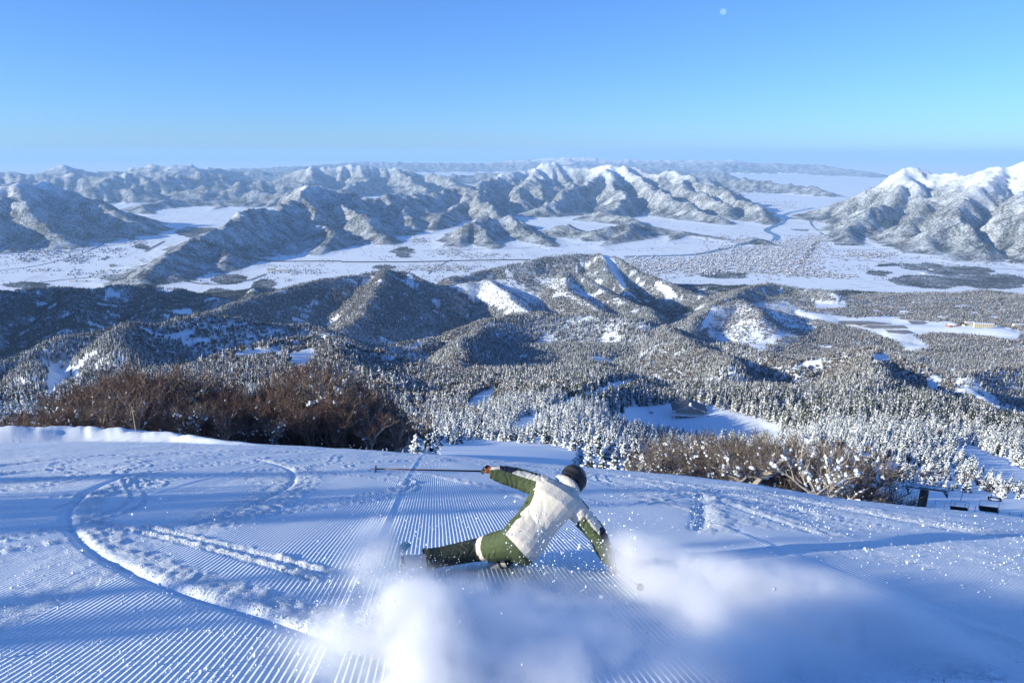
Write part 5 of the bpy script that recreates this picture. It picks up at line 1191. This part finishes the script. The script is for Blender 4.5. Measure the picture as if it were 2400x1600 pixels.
mi[(own_f == 0) & inpoly(fu, fv, zz2("350,140 560,190 545,208 482,238 352,194"))] = 2
mi[(own_f == 1) & inpoly(fu, fv, zz2("1300,680 1400,640 1520,850 1497,945 1400,850 1330,735"))] = 0; mi[(own_f == 1) & inpoly(fu, fv, zz2("1497,860 1560,850 1660,1075 1610,1072 1540,1010 1497,940"))] = 2
mi[own_f == 3] = 3; mi[own_f == 4] = 3; mi[own_f == 5] = 3; mi[(own_f == 2) & (tTL[fi] > .93)] = 3
mi[(own_f == 2) & (tTL[fi] > .72) & (tTL[fi] <= .88)] = 0; mi[((own_f == 2) & (tTL[fi] > .88)) | ((own_f == 3) & (tSL[fi] < .1) & (fn_[:, 2] > .1))] = 2
dh = np.linalg.norm(fc - np.array(J['hed']), axis=1); mi[(dh < .12) & (fn_ @ np.array(bk) < -.1)] = 4; 
wl = np.array(J['lwr']); nearw = (fc - wl) @ np.array(hd_) ; mi[(own_f == 0) & (nearw > -.005)] = 5; mi[(own_f == 0) & (nearw > .022)] = 6
wr_ = (fc - np.array(J['rwr'])) @ np.array(rd_); mi[(own_f == 1) & (wr_ > .03)] = 6
me.materials.clear()
for q in (M_jw, M_gr, M_nv, M_pt, M_skin, M_org, M_helm): me.materials.append(q)
me.polygons.foreach_set('material_index', mi.astype(np.int32)); me.polygons.foreach_set('use_smooth', np.ones(len(fc), bool)); me.update(); me.name = 'body'
link(bpy.data.objects.new('body', me), person)
# helmet: shell with a rim, vents, strap
hc = J['hed'] + up_ * .022 + lat * .02; 
hm = MB(); vs, fs = ICO3
def hp(p, k=1.): return hc + lat * p[0] * .130 * k + bk * p[1] * .146 * k + up_ * p[2] * .145 * k
keep_f = [f for f in fs if not (vs[f].mean(0)[2] < -.28 + .28 * max(0, vs[f].mean(0)[0]) * -1 - .35 * max(0, -vs[f].mean(0)[1] - .2) * -1 and True) or False]
keep_f = [f for f in fs if vs[f].mean(0)[2] > (-.62 if abs(vs[f].mean(0)[0]) > .55 else -.30 if vs[f].mean(0)[1] > 0 else .12)]
hm.add([tuple(hp(p)) for p in vs], keep_f); hm.add([tuple(hp(p, .93)) for p in vs], [f[::-1] for f in keep_f])
helm = hm.build('helmet', M_helm, person, True)
for s in (-.35, 0, .35):
    MB().tube([hp((s, -.6, .80), 1.01), hp((s, 0, .98 - abs(s) * .2), 1.01), hp((s, .45, .86 - abs(s) * .2), 1.01)], [.004, .007, .004], 5).build('vent_ridge', M_helm, helm, True)
st = MB(); Vq = []; N_ = 26
for i in range(N_):
    a = math.pi * (-.12 + 1.24 * i / (N_ - 1)); c_, s_ = math.cos(a), math.sin(a); 
    for zz_ in (.02, .34): r0 = math.sqrt(1 - zz_ ** 2); Vq.append(tuple(hp((c_ * r0, s_ * r0, zz_), 1.022)))
st.add(Vq, [(2*i, 2*i+2, 2*i+3, 2*i+1) for i in range(N_ - 1)]).build('goggle_strap', M_strap, person, True)
MB().box((-.03, -.004, -.02), (.03, .004, .02), Matrix.Translation(hp((0, .98, .2), 1.03)) @ Matrix((lat.to_4d()[:3] + (0,), bk.to_4d()[:3] + (0,), up_.to_4d()[:3] + (0,), (0, 0, 0, 1))).transposed()).build('strap_clip', M_helm, person) if False else None
gl = MB(); Vq = []
for i in range(12):
    a = math.pi * (1.15 + .7 * i / 11); c_, s_ = math.cos(a), math.sin(a)
    for zz_ in (-.32, .2): Vq.append(tuple(hp((c_ * .95, s_ * .95, zz_), 1.0)))
gl.add(Vq, [(2*i, 2*i+2, 2*i+3, 2*i+1) for i in range(11)]).build('goggles', simple('goggle_lens', (.02, .02, .03), .1), person, True)
# boots with buckles
def boot(name, an, fwd, dn, buckles=3):
    fwd = fwd.normalized(); dn = (dn - fwd * dn.dot(fwd)).normalized(); sd = fwd.cross(dn).normalized(); b_ = MB()
    def ring(c, a, b2, n=14): return [c + sd * a * math.cos(6.2832 * j / n) + fwd * b2 * math.sin(6.2832 * j / n) for j in range(n)]
    R_ = [ring(an - dn * .10 - fwd * .01, .062, .075), ring(an - dn * .02, .06, .072), ring(an + dn * .05 + fwd * .01, .058, .085), ring(an + dn * .09 + fwd * .05, .055, .13), ring(an + dn * .13 + fwd * .06, .055, .155), ring(an + dn * .155 + fwd * .06, .05, .15)]
    n = 14; b_.add([tuple(p) for q in R_ for p in q], [(i*n+j, i*n+(j+1) % n, (i+1)*n+(j+1) % n, (i+1)*n+j) for i in range(5) for j in range(n)] + [tuple(range(n)), tuple(range(5*n, 6*n))])
    o = b_.build(name, M_boot, person, True)
    for k in range(buckles):
        c = an + dn * (-.06 + .06 * k) + fwd * (.06 + .02 * k); MB().tube([c - sd * .062 - fwd * .03, c - sd * .03 + fwd * .015, c + sd * .03 + fwd * .015], [.008, .009, .007], 6).build('buckle', M_buck, o, True)
    return an + dn * .16, fwd, dn, sd
nrm = Vector((SL * FS[0] + CT * FT[0], SL * FS[1] + CT * FT[1], 1)).normalized(); fall = Vector((FS[0], FS[1], -SL)).normalized()
trav = (fall * .97 + Vector((FT[0], FT[1], -CT)) * .05).normalized()
shinL = (J['lan'] - J['lkn']).normalized(); bL = boot('boot', J['lan'] + shinL * .06, trav + Vector((-.10, 0, 0)), shinL)
shinR = (J['ran'] - J['rkn']).normalized(); bR = boot('boot', J['ran'] + shinR * .03, trav, (shinR + Vector((-.5, 0, -.2))).normalized())
cfm = MB(); 
for an, sh, rr0 in ((J['lan'], shinL, .112), (J['ran'], shinR, .1)):
    a = sh.orthogonal().normalized(); c2_ = sh.cross(a); n = 22; Vq = []
    for k, (o_, r0) in enumerate(((-.10, .084), (-.03, .096), (.035, rr0), (.035, rr0 - .008), (-.06, .07))):
        for j in range(n): t = 6.2832 * j / n; w_ = 1 + .05 * math.sin(3 * t + k); Vq.append(tuple(an + sh * o_ + (a * math.cos(t) + c2_ * math.sin(t)) * r0 * w_))
    cfm = MB().add(Vq, [(i*n+j, i*n+(j+1) % n, (i+1)*n+(j+1) % n, (i+1)*n+j) for i in range(4) for j in range(n)]).build('trouser_cuff', M_pt, person, True)
def ski(bt, label, rock=0.):
    sole, fwd, dn, sd = bt; t = empty('ski', tuple(sole + pz)); tag(t, label, 'ski', 'skis of the skier'); V = []; n = 26
    for i in range(n):
        q = i / (n - 1); x = -.78 + 1.64 * q; w_ = .034 + .020 * abs(2 * q - 1) ** 1.6; w_ *= math.sqrt(max(.02, 1 - max(0, (q - .93) / .07) ** 2)) * (1 if q > .02 else .8)
        up2 = .09 * max(0, (q - .84) / .16) ** 2 + .02 * max(0, (.06 - q) / .06); bend = -.035 * (1 - (2 * q - 1) ** 2)
        c = fwd * x - dn * (up2 + bend - .035)
        for s, h in ((-1, 0), (1, 0), (1, .012), (-1, .012)): V.append(tuple(c + sd * s * w_ - dn * h))
    F = [(4*i+j, 4*i+(j+1) % 4, 4*i+4+(j+1) % 4, 4*i+4+j) for i in range(n-1) for j in range(4)] + [(0, 1, 2, 3), (4*n-1, 4*n-2, 4*n-3, 4*n-4)]
    MB().add(V, F).build('board', M_ski, t)
    for x in (-.2, .16): Mx = Matrix((sd.to_4d(), fwd.to_4d(), (-dn).to_4d(), (0, 0, 0, 1))).transposed(); Mx.translation = fwd * x - dn * .0 + dn * .02; MB().box((-.032, -.05, -.01), (.032, .05, .035), Mx).build('binding', M_base, t)
ski(bL, 'light blue ski under the outer left boot, tip pointing downhill'); ski(bR, 'light blue inner ski with its tip showing behind the knee')
# ski pole held by the left glove
pl = empty('ski_pole', tuple(poleA + pz)); tag(pl, 'dark ski pole held out level to the left by the raised hand', 'ski pole')
dv = poleB - poleA; M_shaft = simple('dark_red_shaft', (.05, .012, .012), .35, .2, .3, 12); q_dir = dv.normalized(); end = -q_dir * .075
MB().tube([(0, 0, 0), tuple(dv * .97)], [.0085, .0062], 8).build('shaft', M_shaft, pl, True); MB().tube([tuple(end), tuple(q_dir * .055)], [.016, .013], 10).build('grip', M_blk, pl, True)
MB().tube([tuple(dv * .955 - q_dir * .006), tuple(dv * .955 + q_dir * .006)], [.033, .03], 14).build('basket', M_blk, pl, True); MB().tube([tuple(dv * .97), tuple(dv)], [.005, .002], 6).build('tip', M_buck, pl)
p2 = empty('ski_pole', tuple(J['rwr'] + rd_ * .1 + pz)); tag(p2, 'second ski pole, trailing in the powder from the lowered hand', 'ski pole'); dv = PX(1505, 1378, 5.55) - Vector(p2.location)
MB().tube([(0, 0, 0), tuple(dv)], [.008, .006], 8).build('shaft', M_shaft, p2, True); MB().tube([tuple(-dv.normalized() * .07), tuple(dv.normalized() * .06)], [.015, .013], 8).build('grip', M_blk, p2, True); MB().tube([tuple(dv * .955), tuple(dv * .965)], [.032, .03], 12).build('basket', M_blk, p2, True)
PK = 1.7
# ------------------------------------------------------------------ powder thrown up by the carve: one volume, density built from soft blobs and noise
BL = [ # photo px, depth, radii (across, along view, up) in metres, strength
 (885, 1262, 6.3, .20, .3, .15, 6.5, 3), (860, 1290, 6.2, .28, .35, .16, 4.0, 3), (895, 1330, 5.9, .26, .3, .12, 4.0, 3), (985, 1385, 5.4, .40, .35, .09, 3.5, 4), (935, 1365, 5.4, .24, .3, .08, 3.0, 4),
 (930, 1395, 5.2, .30, .35, .14, 9.0, 4), (925, 1415, 5.1, .12, .15, .10, 30.0, 4), (965, 1470, 4.8, .26, .3, .17, 13, 3.5), (1000, 1530, 4.5, .27, .3, .2, 16, 3), (1000, 1600, 4.1, .27, .3, .24, 15, 3), (900, 1590, 4.3, .3, .3, .18, 12.0, 3), (900, 1530, 4.5, .42, .35, .2, 4.5, 3), (860, 1620, 4.1, .4, .35, .18, 4.5, 3), (780, 1560, 4.4, .4, .3, .10, 2.0, 3),
 (1110, 1420, 5.1, .4, .4, .1, 5, 3), (1170, 1500, 4.6, .42, .4, .13, 6, 2.5), (1200, 1590, 4.2, .42, .4, .14, 6, 2.5), (1230, 1400, 5.3, .5, .4, .08, 2.2, 3), (1330, 1540, 4.4, .5, .4, .1, 4, 2.5), (1380, 1600, 4.2, .4, .3, .1, 4, 2.5),
 (1480, 1305, 6.0, .24, .35, .13, 9, 2.6), (1540, 1335, 5.8, .34, .4, .16, 8, 2.6), (1630, 1375, 5.5, .44, .45, .17, 7.5, 2.2), (1740, 1425, 5.1, .48, .5, .18, 7, 2.0), (1850, 1480, 4.9, .52, .5, .18, 7, 2.0), (1970, 1540, 4.6, .55, .45, .18, 6.5, 2.0), (1720, 1520, 4.6, .50, .45, .16, 6, 2.0), (1850, 1590, 4.2, .5, .4, .18, 6.5, 2.0), (1600, 1450, 5.0, .4, .4, .12, 4.0, 2.4), (2080, 1600, 4.3, .45, .4, .15, 5.5, 2), (1820, 1340, 6.0, .22, .3, .06, 2.0, 3), (1000, 1660, 3.8, .3, .25, .2, 12, 3), (1180, 1640, 3.85, .35, .25, .13, 6, 3), (1380, 1650, 3.85, .35, .25, .12, 5, 3), (1560, 1640, 3.9, .35, .25, .13, 6, 3), (1740, 1650, 3.9, .35, .25, .14, 7, 3), (1440, 1500, 4.6, .35, .3, .1, 3, 3), (2200, 1610, 4.2, .4, .35, .09, 4.0, 2)]
g_ = bpy.data.node_groups.new('powder_density', 'GeometryNodeTree'); n = g_; L = n.links.new
g_.interface.new_socket('Geometry', in_out='INPUT', socket_type='NodeSocketGeometry'); g_.interface.new_socket('Geometry', in_out='OUTPUT', socket_type='NodeSocketGeometry')
pos = nd(n, 'GeometryNodeInputPosition').outputs[0]; tot = None
vr = nd(n, 'ShaderNodeVectorRotate', rotation_type='Z_AXIS'); L(pos, vr.inputs['Vector']); vr.inputs['Angle'].default_value = -.6
vs_ = nd(n, 'ShaderNodeVectorMath', operation='MULTIPLY'); L(vr.outputs[0], vs_.inputs[0]); vs_.inputs[1].default_value = (1.5, .8, 1.6)
nzv = nd(n, 'ShaderNodeTexNoise', i_Scale=1.7, i_Detail=4.0, i_Roughness=.6); nzv.inputs['Distortion'].default_value = .6; L(vs_.outputs[0], nzv.inputs['Vector'])
n2_ = nd(n, 'ShaderNodeTexNoise', i_Scale=7.0, i_Detail=6.0, i_Roughness=.65); L(pos, n2_.inputs['Vector'])
nval = mth('ADD', mth('MULTIPLY', nzv.outputs[0], .62), mth('MULTIPLY', n2_.outputs[0], .38))
lo = np.full(3, 1e9); hi = -lo
for u, v, d, ra, rb_, rc, st_, nsz in BL:
    c = PX(u, v, d); zg = float(slope_z(np.array([c.x]), np.array([c.y]))[0]); c.z = max(c.z, zg + rc * .5)
    ex = 1.35; lo = np.minimum(lo, np.array(c) - np.array((ra, rb_, rc)) * ex); hi = np.maximum(hi, np.array(c) + np.array((ra, rb_, rc)) * ex)
    sb = nd(n, 'ShaderNodeVectorMath', operation='SUBTRACT'); L(pos, sb.inputs[0]); sb.inputs[1].default_value = tuple(c)
    sc_ = nd(n, 'ShaderNodeVectorMath', operation='MULTIPLY'); L(sb.outputs[0], sc_.inputs[0]); sc_.inputs[1].default_value = (1 / ra, 1 / rb_, 1 / rc)
    dt_ = nd(n, 'ShaderNodeVectorMath', operation='DOT_PRODUCT'); L(sc_.outputs[0], dt_.inputs[0]); L(sc_.outputs[0], dt_.inputs[1])
    g = mth('POWER', mth('MAXIMUM', mth('SUBTRACT', 1.0, mth('MULTIPLY', dt_.outputs['Value'], .56)), 0.0), 2.0)
    g = mth('MULTIPLY', g, st_); tot = g if tot is None else mth('ADD', tot, g)
def mapg(a, x0, x1):
    q = nd(n, 'ShaderNodeMapRange'); q.inputs['From Min'].default_value = x0; q.inputs['From Max'].default_value = x1; L(a, q.inputs['Value']); return q.outputs['Result']
dens = mth('MULTIPLY', mth('MULTIPLY', tot, mapg(nval, .41, .56)), PK)
dens = mth('MULTIPLY', dens, mapg(dens, .03, .15))
lo[1] = max(lo[1], 1.2)
vc = nd(n, 'GeometryNodeVolumeCube'); L(dens, vc.inputs['Density']); vc.inputs['Min'].default_value = tuple(lo); vc.inputs['Max'].default_value = tuple(hi)
for a_, i_ in zip('XYZ', range(3)): vc.inputs['Resolution ' + a_].default_value = int((hi[i_] - lo[i_]) / .028)
mp_ = bpy.data.materials.new('powder_snow'); mp_.use_nodes = True; q = mp_.node_tree; q.nodes.clear(); o_ = q.nodes.new('ShaderNodeOutputMaterial'); pv = q.nodes.new('ShaderNodeVolumePrincipled')
pv.inputs['Color'].default_value = (.995, .995, 1, 1); pv.inputs['Anisotropy'].default_value = .1; pv.inputs['Density'].default_value = 1.0; q.links.new(pv.outputs[0], o_.inputs['Volume'])
sm_ = nd(n, 'GeometryNodeSetMaterial'); sm_.inputs['Material'].default_value = mp_; L(vc.outputs[0], sm_.inputs[0]); go = n.nodes.new('NodeGroupOutput'); L(sm_.outputs[0], go.inputs[0])
vd = bpy.data.volumes.new('powder_cloud'); vd.materials.append(mp_); bx_ = link(bpy.data.objects.new('powder_cloud', vd)); tag(bx_, kind='stuff')
md = bx_.modifiers.new('density', 'NODES'); md.node_group = g_; print('powder', lo, hi, [vc.inputs['Resolution ' + a_].default_value for a_ in 'XYZ'])
# flying crumbs
pr = np.random.default_rng(77); k = 900; src = pr.integers(0, len(BL), k); C0 = []
for i in src:
    u, v, d, ra, rb_, rc = BL[i][:6]; c = np.array(PX(u, v, d)); C0.append(c + pr.normal(0, 1, 3) * np.array((ra * 1.1, rb_, rc * 1.6)))
for _ in range(5200):
    i = pr.choice([0, 1, 3, 5, 6, 7, 8, 9, 10, 11], p=[.05, .07, .05, .1, .13, .15, .15, .1, .1, .1]); u, v, d, ra, rb_, rc = BL[i][:6]; C0.append(np.array(PX(u, v, d)) + pr.normal(0, .75, 3) * np.array((ra, rb_, rc * 1.3)))
nB = len(C0)
for _ in range(420): C0.append(np.array(PX(pr.uniform(1180, 1500), pr.normal(1290, 60), pr.uniform(5.0, 6.4))))
for _ in range(160): C0.append(np.array(PX(pr.uniform(300, 2300), pr.uniform(1150, 1590), pr.uniform(4, 9))))
base_r = np.r_[np.full(900, .0030), np.full(nB - 900, .0025), np.full(len(C0) - nB, .0048)]; C0 = np.array(C0); ok_ = C0[:, 2] > slope_z(C0[:, 0], C0[:, 1]) + .01; C0 = C0[ok_]; k = len(C0); v, f = ICO1
rdi = (base_r[ok_] * pr.lognormal(0, .4, k))[:, None, None] * pr.uniform(.6, 1.4, (k, 1, 3)); VV = C0[:, None, :] + v[None] * rdi
ob = mesh_np('flying_snow_crumbs', VV.reshape(-1, 3), (f[None] + (np.arange(k) * len(v))[:, None, None]).reshape(-1, 3), M_snow, True); tag(ob, kind='stuff')
mh = bpy.data.materials.new('haze_air'); mh.use_nodes = True; n = mh.node_tree; n.nodes.clear()
o_ = nd(n, 'ShaderNodeOutputMaterial'); pv = nd(n, 'ShaderNodeVolumePrincipled', i_Density=HAZE)
pv.inputs['Color'].default_value = HAZEC + (1,); pv.inputs['Anisotropy'].default_value = .0
n.links.new(pv.outputs[0], o_.inputs['Volume'])
hz = MB().box((-82000, -90000, FLOOR - 1), (82000, 92000, 260)).build('haze', mh); tag(hz, kind='stuff')

# identical labels: say which one by its place from the left
_g = {}
for o in C.objects:
    if o.parent is None and o.get('category') and o.get('label'): _g.setdefault(o['label'], []).append(o)
def ordn(k): return str(k) + ('th' if 10 <= k % 100 <= 20 else {1: 'st', 2: 'nd', 3: 'rd'}.get(k % 10, 'th'))
for lb, os_ in _g.items():
    if len(os_) > 1:
        os_.sort(key=lambda o: math.atan2(o.location.x, o.location.y))
        for k, o in enumerate(os_): o['label'] = lb + (', leftmost' if k == 0 else ', rightmost' if k == len(os_) - 1 else f', {ordn(k + 1)} from left')
